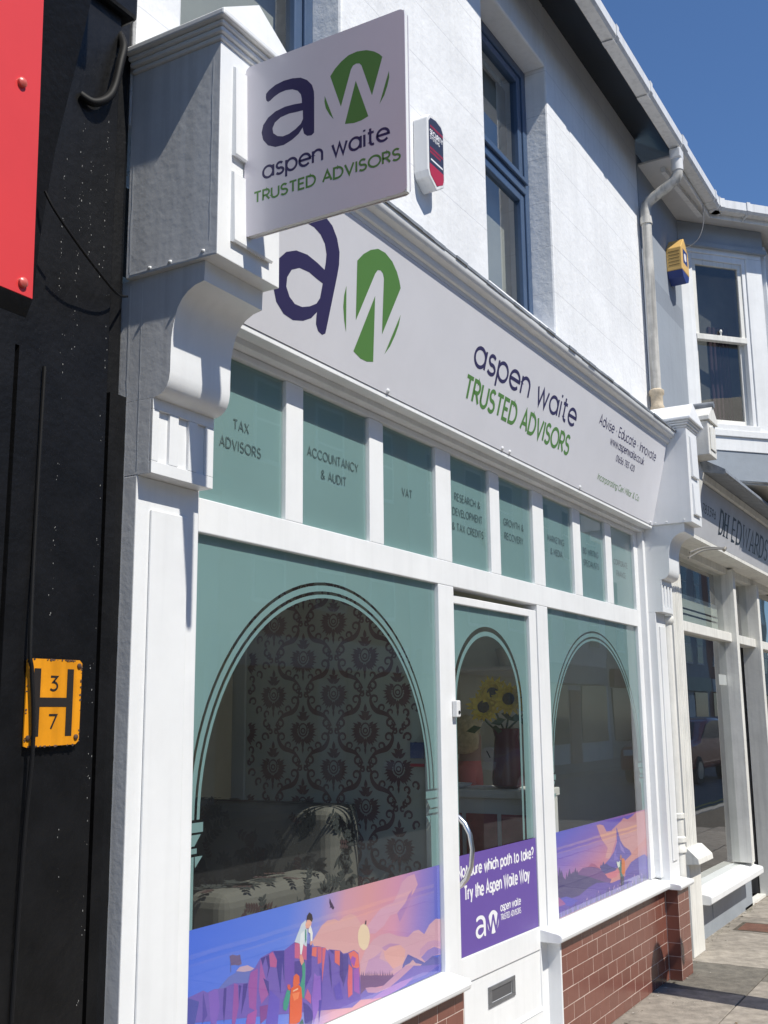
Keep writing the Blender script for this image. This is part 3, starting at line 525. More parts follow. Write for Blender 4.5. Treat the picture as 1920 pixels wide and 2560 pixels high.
TAR = M('asphalt', (.13, .13, .13), .85, var=.25, vs_=3, bump=.3, bs=150)
YLINE = M('yellow_road_paint', (.55, .40, .06), .7, var=.3, vs_=12)
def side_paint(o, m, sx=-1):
    """repaint the faces that look along x (the flank of a pier) in a tone that carries its shade"""
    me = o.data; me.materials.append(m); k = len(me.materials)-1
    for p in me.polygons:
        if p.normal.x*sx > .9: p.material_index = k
# ------------------------------------------------------------------ ground
g = B().face([(-250, -250, -.14), (350, -250, -.14), (350, 250, -.14), (-250, 250, -.14)]).obj('ground', TAR, fix=False); T(g, kind='structure')
rd = B().face([(-80, -8.6, -.12), (140, -8.6, -.12), (140, -2.6, -.12), (-80, -2.6, -.12)]).obj('road', TAR, fix=False); T(rd, kind='structure')
for y in (-2.95, -3.15):
    B().face([(-60, y-.05, -.116), (120, y-.05, -.116), (120, y+.05, -.116), (-60, y+.05, -.116)]).obj('road_marking', YLINE, rd, fix=False)
pv = B().box(-60, 120, -2.6, .25, -.13, -.006).obj('pavement', SAND); T(pv, kind='structure')
ys = [.2, -.53, -1.13, -1.73, -2.44]; slabm = {}
def slab(x0, x1, y0, y1, m=SLAB):
    k = (round(x1-x0, 2), round(y1-y0, 2), m.name)
    if k not in slabm:
        slabm[k] = B().box(-k[0]/2+.003, k[0]/2-.003, -k[1]/2+.003, k[1]/2-.003, -.03, 0).obj('paving_slab', m, pv, bevel=.003); o = slabm[k]
    else: o = slabm[k].copy(); COL.objects.link(o)
    o.location = ((x0+x1)/2, (y0+y1)/2, random.uniform(-.0025, .002)); o.rotation_euler = (random.uniform(-.003, .003), random.uniform(-.003, .003), random.uniform(-.004, .004)); o.parent = pv
for r in range(4):
    x = 2.6+(.38 if r % 2 else 0); 
    while x < 15:
        ln = (.45, .60, .60, .75)[random.randrange(4)]
        if r < 2 and 6.3 < x < 6.7: ln = .66-(x-6.4) if x < 6.66 else ln
        slab(x, x+ln, ys[r+1], ys[r], SLABD if (6.6 < x+ln/2 < 7.1) else SLAB); x += ln
B().box(-60, 120, -2.6, -2.445, -.13, .002).obj('kerb', M('granite_kerb', (.30, .29, .27), .7, var=.25, vs_=8, bump=.2), pv, bevel=.01)
ov = B().box(-60, 140, -10.6, -8.6, -.13, 0).obj('far_pavement', SLAB); T(ov, kind='structure')
cv_ = empty('inspection_cover', (8.3, -.2, 0), 'rusty brown metal inspection cover let into the paving by the grey stall riser', 'cover')
RUST = M('rusty_metal', (.16, .075, .05), .7, var=.3, vs_=14, bump=.3, bs=120)
B().box(8.18, 8.46, -.34, -.08, -.02, .004).obj('lid', RUST, cv_, bevel=.003)
fr_ = B(); fr_.box(8.155, 8.176, -.365, -.055, -.02, .003).box(8.464, 8.485, -.365, -.055, -.02, .003).box(8.176, 8.464, -.365, -.344, -.02, .003).box(8.176, 8.464, -.076, -.055, -.02, .003)
fr_.obj('frame', SAND, cv_)
# ------------------------------------------------------------------ white building above the shop
bd = empty('shop_building', (4.4, .1, 0), 'white rendered two storey terraced building above the green and navy lettered shopfront', 'building')
W0, W1 = (2.185, 3.061), (4.342, 5.187)
wl = B(); zh, zs = 5.06, 3.50
for a, b_ in ((1.998, W0[0]), (W0[1], W1[0]), (W1[1], 6.88)): wl.box(a, b_, -.05, .22, 3.1, 5.60)
for a, b_ in (W0, W1): wl.box(a, b_, -.05, .22, 3.1, zs).box(a, b_, -.05, .22, zh, 5.60)
wl.obj('wall', RENDER, bd, bevel=.012)
def sash_window(x0, x1, z0, z1, zt, parent):
    y = .075; f = B().box(x0, x0+.055, y, y+.06, z0, z1).box(x1-.055, x1, y, y+.06, z0, z1).box(x0+.055, x1-.055, y, y+.06, z1-.055, z1).box(x0+.055, x1-.055, y, y+.06, z0, z0+.06)
    f.box(x0+.055, x1-.055, y-.004, y+.06, zt-.045, zt+.03).box(x0+.055, x1-.055, y-.02, y-.004, zt+.008, zt+.034)
    wn = f.obj('window', FRAMEB, parent, bevel=.004)
    for a, b_ in ((z0+.06, zt-.045), (zt+.03, z1-.055)):
        s = B(); i0, i1 = x0+.06, x1-.06; s.box(i0, i0+.05, y+.008, y+.05, a+.004, b_-.004).box(i1-.05, i1, y+.008, y+.05, a+.004, b_-.004).box(i0+.05, i1-.05, y+.008, y+.05, a+.004, a+.05).box(i0+.05, i1-.05, y+.008, y+.05, b_-.05, b_-.004)
        s.obj('sash', FRAMEB, wn, bevel=.004)
        B().face([(i0+.05, y+.03, a+.05), (i1-.05, y+.03, a+.05), (i1-.05, y+.03, b_-.05), (i0+.05, y+.03, b_-.05)]).obj('pane', GLASSR, wn, fix=False)
sash_window(W0[0], W0[1], zs, zh, 4.34, bd); sash_window(W1[0], W1[1], zs, zh, 4.34, bd)
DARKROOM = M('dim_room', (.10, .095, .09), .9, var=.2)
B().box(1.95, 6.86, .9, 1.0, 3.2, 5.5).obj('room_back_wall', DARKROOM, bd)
BLIND = M('pale_blind', (.42, .40, .36), .8, var=.1)
for x0, x1 in (W0, W1): B().box(x0+.02, x1-.02, .19, .2, 3.45, 4.98).obj('net_curtain', BLIND, bd)
B().prism([(.22, 5.52), (-.049, 5.44), (-.295, 5.272), (-.298, 5.272), (-.298, 5.37), (.22, 5.62)], 1.935, 6.9).obj('eaves_soffit', NAVY, bd)
B().prism([(-.33, 5.372), (4.0, 8.3), (4.0, 8.38), (-.335, 5.40)], -6, 16).obj('roof', SLATE, bd)
# gutters
def gprof(e=0.0): return [(-.300, 5.362), (-.300, 5.272-e), (-.370, 5.272-e), (-.385-e, 5.290), (-.385-e, 5.354+e), (-.379, 5.354+e), (-.379, 5.292), (-.367, 5.279), (-.306, 5.279), (-.306, 5.362)]
gu = empty('gutter', (4.4, -.34, 5.27), 'straight white square gutter along the dark eaves of the white building', 'gutter')
B().prism(gprof(), 1.2, 6.955).obj('trough', UPVC, gu)
for x in (2.6, 4.0, 5.462, 6.113):
    B().prism(gprof(.006), x-.022, x+.022).obj('joint_strap', UPVC, gu)
    B().box(x-.03, x+.03, -.372, -.302, 5.262, 5.2655).obj('joint_clip', UPVC, gu)
B().prism(gprof(.007), 6.83, 6.95).obj('outlet_joint', UPVC, gu)
# upper downpipe
dp = empty('downpipe', (6.83, -.1, 3.3), 'weathered white downpipe with offset elbow at the corner of the white building', 'pipe')
px_ = 6.84
B().box(px_-.045, px_+.045, -.375, -.30, 5.19, 5.262).obj('hopper_outlet', UPVC, dp, bevel=.008)
B().tube([(px_, -.338, 5.19), (px_, -.338, 5.11)], .040, 16).obj('outlet_socket', UPVC, dp, smooth=True)
B().tube([(px_, -.338, 5.12), (px_, -.336, 5.085), (px_, -.322, 5.055), (px_, -.295, 5.035), (px_, -.17, 4.965), (px_, -.135, 4.945), (px_, -.112, 4.918), (px_, -.106, 4.88), (px_, -.106, 4.80)], .036, 16).obj('offset_elbow', UPVCD, dp, smooth=True)
B().tube([(px_, -.106, 4.83), (px_, -.106, 3.20)], .0335, 16).obj('pipe', UPVCD, dp, smooth=True)
B().tube([(px_, -.106, 4.78), (px_, -.106, 4.83)], .041, 16).obj('collar', UPVCD, dp, smooth=True)
c_ = B(); c_.lathe((px_, -.106, 3.34), [(.036, .0), (.040, .02), (.040, .12), (.046, .13), (.046, .15), (.040, .16), (.040, .22), (.050, .235), (.050, .26), (.036, .27)], 18)
c_.obj('cast_collar', M('rust_stained_iron', (.55, .46, .34), .6, var=.35, vs_=12, bump=.2), dp, smooth=True)
# ------------------------------------------------------------------ shopfront joinery
sf = empty('shopfront', (4.4, -.02, 0), 'white painted timber shopfront with arched frosted windows and moulded pilasters', 'shopfront')
FY = -.016
def pilaster(x0, x1, xa, xb, grey):
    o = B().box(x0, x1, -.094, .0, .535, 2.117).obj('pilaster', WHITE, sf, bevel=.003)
    if grey: side_paint(o, FLANKW)  # flag sets the flank to the shade-toned white
    B().box(xa, xb, -.102, -.0945, .64, 2.035).obj('raised_panel', WHITE, o, bevel=.003)
    return o
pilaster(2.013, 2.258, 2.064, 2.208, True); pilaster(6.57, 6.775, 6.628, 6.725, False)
SCROLL = [(0, 2.654), (-.304, 2.654), (-.302, 2.600), (-.272, 2.594), (-.248, 2.582), (-.230, 2.566), (-.216, 2.545), (-.207, 2.518), (-.200, 2.490), (-.197, 2.465), (-.196, 2.42), (-.196, 2.377), (-.193, 2.357), (-.187, 2.341), (-.179, 2.331), (-.168, 2.323), (-.155, 2.318), (-.143, 2.316), (0, 2.316)]
def console(x0, x1, grey):
    o = B().prism(SCROLL, x0, x1).obj('console', WHITE, sf, smooth=28)
    blk = B(); blk.box(x0, x1, -.133, 0, 2.117, 2.3158); wd = x1-x0; e = [0, .10, .27, .41, .58, .72, .87, 1.0]
    for i in (0, 2, 4, 6): blk.box(x0+wd*e[i], x0+wd*e[i+1], -.142, -.1332, 2.150, 2.286)
    blk.box(x0, x1, -.142, -.1332, 2.117, 2.1495).box(x0, x1, -.142, -.1332, 2.2865, 2.3158)
    bo = blk.obj('fluted_block', WHITE, o, bevel=.0012)
    b0, b1 = x0-.016, x1+.006
    bx = B().box(b0, b1, -.355, -.045, 2.6545, 3.252).obj('console_box', WHITE, o, bevel=.002)
    for z0, z1 in ((2.945, 3.205), (2.705, 2.905)):
        B().prism([(-.3552, z0+.004), (-.367, z0), (-.370, z0+.006), (-.365, z1-.006), (-.3552, z1)], x0+.036, x1-.044).obj('raised_panel', WHITE, o)
    cp = B()
    for k, (za, zb, ov_) in enumerate(((3.2522, 3.266, .008), (3.2662, 3.281, .018), (3.2812, 3.294, .026), (3.2942, 3.314, .040))): cp.box(b0-ov_, b1+ov_, -.355-ov_, -.048, za, zb)
    cp.obj('cap_moulding', WHITE, o, bevel=.005)
    u0, u1, yf, yb, zb, mid = b0-.036, b1+.036, -.391, -.05, 3.3142, (b0+b1)/2; rf = B(); zt = 3.43
    P = [(u0, yf, zb), (u1, yf, zb), (u1, yb, zb), (u0, yb, zb), (mid, yf+.015, zt), (mid, yb, zt)]
    for q in ((0, 1, 4), (0, 4, 5, 3), (1, 2, 5, 4), (3, 5, 2), (0, 3, 2, 1)): rf.face([P[k] for k in q])
    rf.obj('hipped_top', WHITE2, o)
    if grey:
        for q in (o, bo, bx): side_paint(q, FLANKW)
    for z, y in ((2.672, -.31), (2.668, -.2), (2.667, -.13)): B().lathe((b0, y, z), [(.0, -.004), (.005, -.003), (.006, 0), (.005, .003), (0, .004)], 8).obj('nail_head', WHITE, o)
console(2.013, 2.258, True); console(6.57, 6.795, False)
# end posts, beads, rails and mullions
def tb(name, *a, bev=.003, p=None): return box(name, WHITE, p or sf, *a, bevel=bev)
tb('side_post', 2.2585, 2.2895, -.051, .05, .5565, 2.62); tb('side_post', 2.29, 2.352, FY, .05, .5565, 2.6145)
tb('side_post', 6.452, 6.525, FY, .05, .5565, 2.6145); tb('side_post', 6.5255, 6.5695, -.051, .05, .5565, 2.62)
tb('head_rail', 2.3525, 6.4515, FY-.002, .05, 2.5905, 2.6145); tb('transom_rail', 2.3525, 6.4515, FY, .05, 2.0245, 2.1245)
PX = [(2.352, 2.78), (2.877, 3.305), (3.405, 3.83), (3.965, 4.353), (4.456, 4.851), (4.988, 5.403), (5.515, 5.925), (6.03, 6.452)]
for (a, b_), (c, d_) in zip(PX, PX[1:]): tb('mullion', b_, c, FY+.0015, .05, 2.125, 2.59)
tb('door_post', 3.83, 3.9645, FY, .06, .0, 2.024); tb('door_post', 4.8585, 4.99, FY, .06, .0, 2.024)
tb('threshold', 3.9647, 4.8583, -.08, .25, 0.0, .02)
# soffit below the fascia, fascia box, cornice
B().box(2.2595, 6.5685, -.108, -.056, 2.636, 2.654).box(2.2595, 6.5685, -.056, .05, 2.616, 2.654).obj('fascia_soffit', WHITE2, sf, bevel=.002)
B().prism([(-.05, 2.655), (-.106, 2.655), (-.226, 3.146), (-.05, 3.146)], 2.2585, 6.5535).obj('fascia_box', WHITE2, sf)
B().prism([(-.052, 3.147), (-.233, 3.147), (-.236, 3.160), (-.247, 3.163), (-.252, 3.172), (-.253, 3.188), (-.262, 3.192), (-.276, 3.196), (-.283, 3.204), (-.288, 3.216), (-.288, 3.231), (-.052, 3.288)], 2.30, 6.553).obj('cornice', WHITE, sf, smooth=25)
ld = B(); nseg = 46
for i in range(nseg):
    xa = 2.30+(6.55-2.30)*i/nseg; xb = 2.30+(6.55-2.30)*(i+1)/nseg; j = random.uniform(-.003, .003); k = random.uniform(-.002, .002)
    ld.prism([(-.290+j, 3.226+k), (-.2935+j, 3.226+k), (-.294+j, 3.238), (-.052, 3.302), (-.052, 3.298), (-.2895, 3.2345)], xa, xb)
ld.obj('lead_cover', LEAD, sf)
# panes and frosted film
def FP(y): return lambda u, v, d=0: (u, y-d, v)
def pane(x0, x1, z0, z1, parent=None, y=0.0, name='pane'):
    return B().face([(x0, y, z0), (x1, y, z0), (x1, y, z1), (x0, y, z1)]).obj(name, GLASS, parent or sf, fix=False)
WORDS = [['TAX', 'ADVISORS'], ['ACCOUNTANCY', '& AUDIT'], ['VAT'], ['RESEARCH &', 'DEVELOPMENT', '& TAX CREDITS'], ['GROWTH &', 'RECOVERY'], ['MARKETING', '& MEDIA'], ['BID WRITING', 'SPECIALISTS'], ['CORPORATE', 'FINANCE']]
for (a, b_), ws in zip(PX, WORDS):
    p = pane(a-.004, b_+.004, 2.12, 2.594, name='clerestory_pane'); fn = FP(.006)
    B().flat([[(a-.004, 2.12), (b_+.004, 2.12), (b_+.004, 2.594), (a-.004, 2.594)]], fn).obj('frosted_film', FILM, p, fix=False)
    ctr = (a+b_)/2
    for i, wd in enumerate(ws):
        w_ = layout(wd, .24)[1]*.030*1.02; zz = 2.372-.0655*i+(.033 if len(ws) == 3 else 0) - (.027 if len(ws) == 1 else 0)
        letter('lettering', FILMT, p, fn, wd, ctr-w_/2, ctr+w_/2, zz, .030, .0021, .24, .002)
def arch_film(cx, zc, rs, x0, x1, z1, fn, zleg, parent, capital=True):
    f = B(); N = 48; arc = lambda r: [(cx-r*math.cos(math.pi*i/N), zc+r*math.sin(math.pi*i/N)) for i in range(N+1)]
    f.flat([[(x0, zc)]+arc(rs[0])+[(x1, zc), (x1, z1), (x0, z1)]], fn)
    for ro, ri in zip(rs[1::2], rs[2::2]):
        f.flat([arc(ro)+arc(ri)[::-1]], fn)
        if not capital: f.flat([[(cx-ro, zleg), (cx-ri, zleg), (cx-ri, zc-.0005), (cx-ro, zc-.0005)]], fn); f.flat([[(cx+ri, zleg), (cx+ro, zleg), (cx+ro, zc-.0005), (cx+ri, zc-.0005)]], fn)
    for s, xe in ((-1, x0), (1, x1)):
        if capital:
            for wi, za, zb, wb in ((.655, zc-.034, zc-.008, .655), (.664, zc-.070, zc-.040, .690), (.680, zc-.090, zc-.076, .680)):
                f.flat([[(xe, za), (xe, zb), (cx+s*wi, zb), (cx+s*wb, za)]], fn)
            f.flat([[(cx+s*.688, zc-.098), (cx+s*.655, zc-.098), (cx+s*.686, zc-.128)]], fn)
            f.flat([[(xe, zleg), (xe, zc-.098), (cx+s*.692, zc-.098), (cx+s*.692, zleg)]], fn)
        else: f.flat([[(xe, zleg), (xe, zc-.0005), (cx+s*rs[0], zc-.0005), (cx+s*rs[0], zleg)]], fn)
    return f.obj('frosted_film', FILM, parent, fix=False)
RS = [.724, .7135, .694, .683, .671]
pl = pane(2.348, 3.834, .55, 2.03, name='window_pane'); arch_film(3.08, 1.227, RS, 2.352, 3.83, 2.03, FP(.006), .93, pl)
pr = pane(4.986, 6.456, .55, 2.03, name='window_pane'); arch_film(5.725, 1.227, RS, 4.99, 6.452, 2.03, FP(.006), .93, pr)
# sills, stall risers, piers with glazed tiles
SILL = [(.05, .4985), (.05, .5562), (-.02, .5525), (-.098, .538), (-.110, .531), (-.113, .520), (-.110, .506), (-.100, .4985)]
for a, b_ in ((2.262, 3.852), (4.772, 6.512)): B().prism(SILL, a, b_).obj('sill', WHITE, sf, bevel=.003)
tile_mesh = {}
def tile(x, z, wd, ht, y, parent, face='y'):
    k = (round(wd, 3), round(ht, 3), face)
    if k not in tile_mesh:
        b_ = B(); b_.box(0, wd, 0, .008, 0, ht) if face == 'y' else b_.box(0, .008, 0, wd, 0, ht); tile_mesh[k] = b_.obj('tile', TILE, parent, bevel=.0015); o = tile_mesh[k]
    else: o = tile_mesh[k].copy(); COL.objects.link(o)
    o.parent = parent; o.matrix_parent_inverse = Matrix.Identity(4)
    o.location = (x, y, z) if face == 'y' else (y, x, z); o.rotation_euler = (random.uniform(-.004, .004), random.uniform(-.004, .004), random.uniform(-.006, .006) if face == 'y' else 0)
def riser(x0, x1):
    o = B().box(x0, x1, -.0694, .05, 0, .498).obj('stall_riser', GROUT, sf); gp = .0032
    for r in range(7):
        zt = .4968-.0735*r; zb = max(zt-.0735+gp, .001); x = x0-(.069 if r % 2 else 0)
        while x < x1-.01:
            a, b_ = max(x, x0), min(x+.138-gp, x1)
            if b_-a > .012: tile(a, zb, b_-a, zt-zb, -.0705, o)
            x += .138
riser(4.8605, 6.5155); riser(2.275, 3.866)
tb('corner_trim', 4.8465, 4.8600, -.0725, .05, 0, .498, bev=.002); tb('corner_trim', 3.8665, 3.881, -.0725, .05, 0, .498, bev=.002)
def pier(x0, x1):
    o = B().box(x0+.0012, x1, -.1464, .05, 0, .497).obj('pier', GROUT, sf); gp = .0032
    for r in range(7):
        zt = .4955-.0735*r; zb = max(zt-.0735+gp, .001); cut = [x0+.006, x0+.142, x1] if r % 2 == 0 else [x0+.006, x0+.074, x1]
        for a, b_ in zip(cut, cut[1:]): tile(a, zb, b_-a-gp, zt-zb, -.1475, o)
        tile(-.146, zb, .0725, zt-zb, x0, o, face='x')
    cp = B().prism([(.0, .4975), (.0, .542), (-.10, .538), (-.165, .530), (-.176, .524), (-.178, .512), (-.172, .4985)], x0-.026, x1+.026).obj('pier_cap', WHITE, o, bevel=.003)
pier(6.516, 6.745); pier(2.0, 2.27)
# ------------------------------------------------------------------ door, standing very slightly ajar
dr = empty('shop_door', (4.8565, 0, 0), 'white half glazed shop door with frosted arch, steel pull handle and letter plate', 'door')
DY = -.010
for n_, a in (('stile', (3.967, 3.989, DY, .035, .022, 1.996)), ('stile', (4.775, 4.855, DY, .035, .022, 1.996)), ('top_rail', (3.9892, 4.7748, DY, .035, 1.9625, 1.996)), ('middle_rail', (3.9892, 4.7748, DY, .035, .468, .5645)), ('bottom_rail', (3.9892, 4.7748, DY, .035, .022, .214))):
    box(n_, WHITE, dr, *a, bevel=.003)
B().box(3.9892, 4.7748, DY+.006, .03, .2142, .4672).obj('lower_panel', WHITE, dr)
B().prism([(DY-.004, .214), (DY+.006, .232), (DY+.006, .214)], 3.99, 4.774).obj('panel_moulding', WHITE, dr)
dpn = pane(3.987, 4.777, .562, 1.965, dr, .004); arch_film(4.36, 1.54, [.347, .326, .306], 3.989, 4.775, 1.963, FP(.009), .951, dpn, capital=False)
for o in dpn.children: pass
lp = B(); x0, x1, z0, z1 = 4.245, 4.500, .332, .413; y = DY+.006
lp.box(x0, x1, y-.006, y, z1-.016, z1).box(x0, x1, y-.006, y, z0, z0+.016).box(x0, x0+.03, y-.006, y, z0+.016, z1-.016).box(x1-.03, x1, y-.006, y, z0+.016, z1-.016)
PEWTER = M('dull_pewter', (.30, .31, .33), .38, metal=.7, var=.2, vs_=15)
lpo = lp.obj('letter_plate', PEWTER, dr, bevel=.002)
B().box(x0+.031, x1-.031, y-.001, y+.004, z0+.017, z1-.017).obj('flap', M('dark_pewter', (.16, .165, .18), .35, metal=.6), lpo, bevel=.002)
hp = [(3.977, -.012, 1.112), (3.977, -.030, 1.104), (3.977, -.056, 1.082), (3.978, -.077, 1.042), (3.978, -.087, .985), (3.978, -.080, .922), (3.977, -.060, .876), (3.977, -.034, .850), (3.977, -.012, .840)]
B().tube(hp, [.014, .012, .011, .010, .010, .010, .011, .012, .014], 12).obj('pull_handle', STEEL, dr, smooth=True)
B().box(3.9675, 3.9865, -.0165, -.0105, .79, 1.135).obj('handle_plate', STEEL, dr, bevel=.003)
B().tube([(3.977, -.0165, .93), (3.977, -.022, .93)], .008, 12).obj('lock_cylinder', PEWTER, dr, smooth=True)
dr.rotation_euler = (0, 0, R(-1.3))
be = empty("door_bell", (3.94, -.02, 1.49), 'small white bell push on the white post beside the door handle side', 'bell')
B().box(3.926, 3.958, -.040, FY-.0005, 1.497, 1.563).obj('casing', UPVC, be, bevel=.004); B().tube([(3.942, -.040, 1.516), (3.942, -.043, 1.516)], .007, 12).obj('button', M('dark_plastic', (.02, .02, .022), .4), be)

# thin ridges of white paint along the edges of the shade-toned flanks
pe_ = B(); FX = lambda X: (lambda u, v, d=0: (X-d, u, v))
def edge(X, pts, hw):
    q = []
    for (a, b_), (c, d_) in zip(pts, pts[1:]):
        n_ = max(2, int(math.dist((a, b_), (c, d_))/.03))
        for i in range(n_): q.append((a+(c-a)*i/n_+random.uniform(-.0012, .0012), b_+(d_-b_)*i/n_+random.uniform(-.001, .001)))
    q.append(pts[-1]); ribbon(pe_, q, [hw*random.uniform(.35, 1.3) for _ in q], FX(X), .0006)
edge(1.997, [(-.060, 2.664), (-.352, 2.662)], .0028); edge(1.997, [(-.332, 3.21), (-.330, 2.70)], .0016); edge(1.997, [(-.060, 2.98), (-.060, 2.67)], .0032)
edge(2.013, [(-.0935, 2.64), (-.0935, 2.13)], .0018); edge(2.013, [(-.050, 2.64), (-.050, .6)], .0030)
T(pe_.obj('paint_ridges', WHITE, sf, fix=False), kind='stuff')
# ------------------------------------------------------------------ fascia sign and projecting sign
TH = math.atan2(.12, .491); ct, st_ = math.cos(TH), math.sin(TH)
def FS(u, v, d=0): return (u, -.1075-v*st_-d*ct, 2.655+v*ct-d*st_)
fs = empty('fascia_sign', (4.4, -.11, 2.655), 'long white fascia sign with navy and green lettering leaning out above the shop windows', 'sign')
bo = B(); bo.prism([(0, 0), (0, .5055), (.004, .5055), (.004, 0)], 2.259, 6.553, fn=lambda p, t: FS(t, p[1], p[0])); bo.obj('board', BOARD, fs)
fs2 = lambda u, v, d=0: FS(u, v, d+.0045)
lx = [p[0] for q in LOGO_P for p in q]; lz = [p[1] for q in LOGO_P for p in q]
kx = (3.255-2.889)/(max(lx)-min(lx)); kz = (.462-.073)/(max(lz)-min(lz))
LT = lambda p: (2.889+(p[0]-min(lx))*kx, .073+(p[1]-min(lz))*kz)
def logo(fn, tr, mats, parent):
    b = B(); b.flat([[tr(p) for p in LOGO_A], [tr(p) for p in LOGO_H]], fn); b.m = 1
    for q in LOGO_P: b.flat([[tr(p) for p in q]], fn)
    return b.obj('logo', mats, parent, fix=False)
logo(fs2, LT, [NAVYL, GREENL], fs)
letter('lettering', NAVYL, fs, fs2, 'aspen waite', 3.868, 5.04, .283, .112, .0078, .17)
letter('lettering', NAVYL, fs, fs2, 'Advise * Educate * Innovate', 5.36, 6.378, .375, .052, .0033, .18)
letter('lettering', NAVYL, fs, fs2, 'www.aspenwaite.co.uk', 5.573, 6.176, .310, .043, .0030, .18)
letter('lettering', NAVYL, fs, fs2, '01656 783 420', 5.708, 6.036, .243, .033, .0026)
letter('lettering', GREENL, fs, fs2, 'TRUSTED ADVISORS', 3.84, 5.018, .136, .088, .0082)
letter('lettering', GREENL, fs, fs2, 'Incorporating Ceri Millar & Co.', 5.483, 6.215, .096, .034, .0019, .2, shear=.12)
for x in (3.27, 4.28, 4.36, 5.26, 6.50):
    c0 = Vector(FS(x, .012, .004)); c1 = Vector(FS(x, .012, .011)); B().tube([c0, (c0+c1)/2, c1], [.0085, .0085, .004], 10).obj('screw_cap', WHITE, fs, smooth=True)
SX = 2.10
ps = empty('projecting_sign', (SX, -.36, 2.74), 'square white projecting sign with large navy and green letters beside the console', 'sign')
def rrect(u0, u1, v0, v1, r, n=5):
    o = []
    for cx, cy, a in ((u1-r, v1-r, 0), (u0+r, v1-r, 90), (u0+r, v0+r, 180), (u1-r, v0+r, 270)): o += [(cx+r*math.cos(R(a+90*i/n)), cy+r*math.sin(R(a+90*i/n))) for i in range(n+1)]
    return o
SIGNB = M('sign_panel_grey_white', (.70, .665, .72), .26, var=.03, coat=.3)
SG = lambda u, v, d=0: (SX-d, -.36-u, 2.735+v)
B().prism(rrect(0, .49, 0, .49, .016), 0, .003, fn=lambda p, tt: SG(p[0], p[1], tt)).obj('panel', SIGNB, ps)
B().prism(rrect(0, .49, 0, .49, .016), 0, .003, fn=lambda p, tt: SG(p[0], p[1], tt-.018)).obj('panel', SIGNB, ps)
b = B(); b.box(SX+.001, SX+.0145, -.848, -.362, 2.737, 2.745).box(SX+.001, SX+.0145, -.848, -.362, 3.216, 3.223).box(SX+.001, SX+.0145, -.848, -.840, 2.745, 3.216).box(SX+.001, SX+.0145, -.370, -.358, 2.745, 3.216); b.obj('frame', WHITE, ps)
SG2 = lambda u, v, d=0: SG(u, v, d*.4+.00305)
logo(SG2, lambda p: p, [NAVYL, GREENL], ps)
letter('lettering', NAVYL, ps, SG2, 'aspen waite', .062, .442, .150, .046, .0034, .17)
letter('lettering', GREENL, ps, SG2, 'TRUSTED ADVISORS', .034, .472, .0888, .0285, .0028)
for z in (2.80, 3.16): B().box(SX-.02, SX+.045, -.3595, -.3548, z-.02, z+.02).obj('fixing_plate', WHITE, ps, bevel=.002)
B().tube([(SX+.012, -.3595, 2.742), (SX+.012, -.37, 2.742)], .008).obj('fixing_bolt', STEEL, ps)
# ------------------------------------------------------------------ vinyl graphics on the panes
PM = {}
def vinyl(name, polys, rect, skym, y, label, mats_extra=None):
    x0, x1, z0, z1 = rect; fn = FP(y); mats = [skym]; b = B(); b.flat([[(x0, z0), (x1, z0), (x1, z1), (x0, z1)]], fn)
    for i, (c, pts) in enumerate(polys):
        if c not in PM: PM[c] = M('print_%d_%d_%d' % c, c, .4)
        if PM[c] not in mats: mats.append(PM[c])
        b.m = mats.index(PM[c]); q = []
        for p in pts:
            p = (min(max(p[0], x0+.0003), x1-.0003), min(max(p[1], z0+.0003), z1-.0003))
            if not q or math.dist(p, q[-1]) > 1e-4: q.append(p)
        if len(q) > 2: b.flat([q], fn, .0002+.00002*i)
    return T(b.obj(name, mats, fix=False), label, 'window graphic')
skyL = ramp_mat('print_dawn_sky', [(0, (74, 111, 223)), (.3, (95, 127, 226)), (.42, (143, 143, 216)), (.52, (213, 154, 176)), (.62, (221, 154, 164)), (.76, (213, 146, 180)), (.88, (154, 124, 204)), (1, (85, 104, 207))], 'X', 2.16, 3.64, axis2='Z', mix2=-.25)
vinyl('window_vinyl', PRINT_L, (2.353, 3.829, .5565, .941), skyL, .0035, 'mountain print of a man on a cliff pulling up a climber, on the large window')
skyR = ramp_mat('print_dusk_sky', [(0, (190, 125, 172)), (.22, (222, 150, 152)), (.45, (212, 128, 160)), (.72, (146, 112, 204)), (1, (100, 104, 216))], 'Z', -.85, -.22, axis2='X', mix2=-.23)
vinyl('window_vinyl', PRINT_R, (4.991, 6.451, .5565, .949), skyR, .0035, 'sunset valley print with a lone hiker, on the window right of the door')
dv = empty('door_vinyl', (4.3, 0, .56), 'purple printed panel asking which path to take, on the door glass', 'window graphic')
PURP = M('purple_vinyl', (.135, .080, .345), .38, var=.03); WHV = M('white_vinyl', (.80, .80, .83), .4)
DA = R(1.3); PD = lambda u, v, d=0: (4.8565+(u-4.8565)*math.cos(DA), -.0035-d+(4.8565-u)*math.sin(DA), v)
B().flat([[(3.991, .566), (4.773, .566), (4.773, .951), (3.991, .951)]], PD).obj('panel', PURP, dv, fix=False)
letter('lettering', WHV, dv, PD, 'Not sure which path to take?', 4.012, 4.742, .868, .043, .0045)
letter('lettering', WHV, dv, PD, 'Try the Aspen Waite Way', 4.062, 4.69, .778, .050, .0048)
letter('lettering', WHV, dv, PD, 'aspen waite', 4.387, 4.59, .688, .031, .0026, .18)
letter('lettering', WHV, dv, PD, 'TRUSTED ADVISORS', 4.387, 4.59, .652, .022, .0016)
kk = .215/(max(lx)-min(p[0] for p in LOGO_A)); l0 = min(p[0] for p in LOGO_A)
logo(lambda u, v, d=0: PD(u, v, .001), lambda p: (4.150+(p[0]-l0)*kk*1.0, .600+(p[1]-.2)*kk*.86), [WHV, WHV], dv)
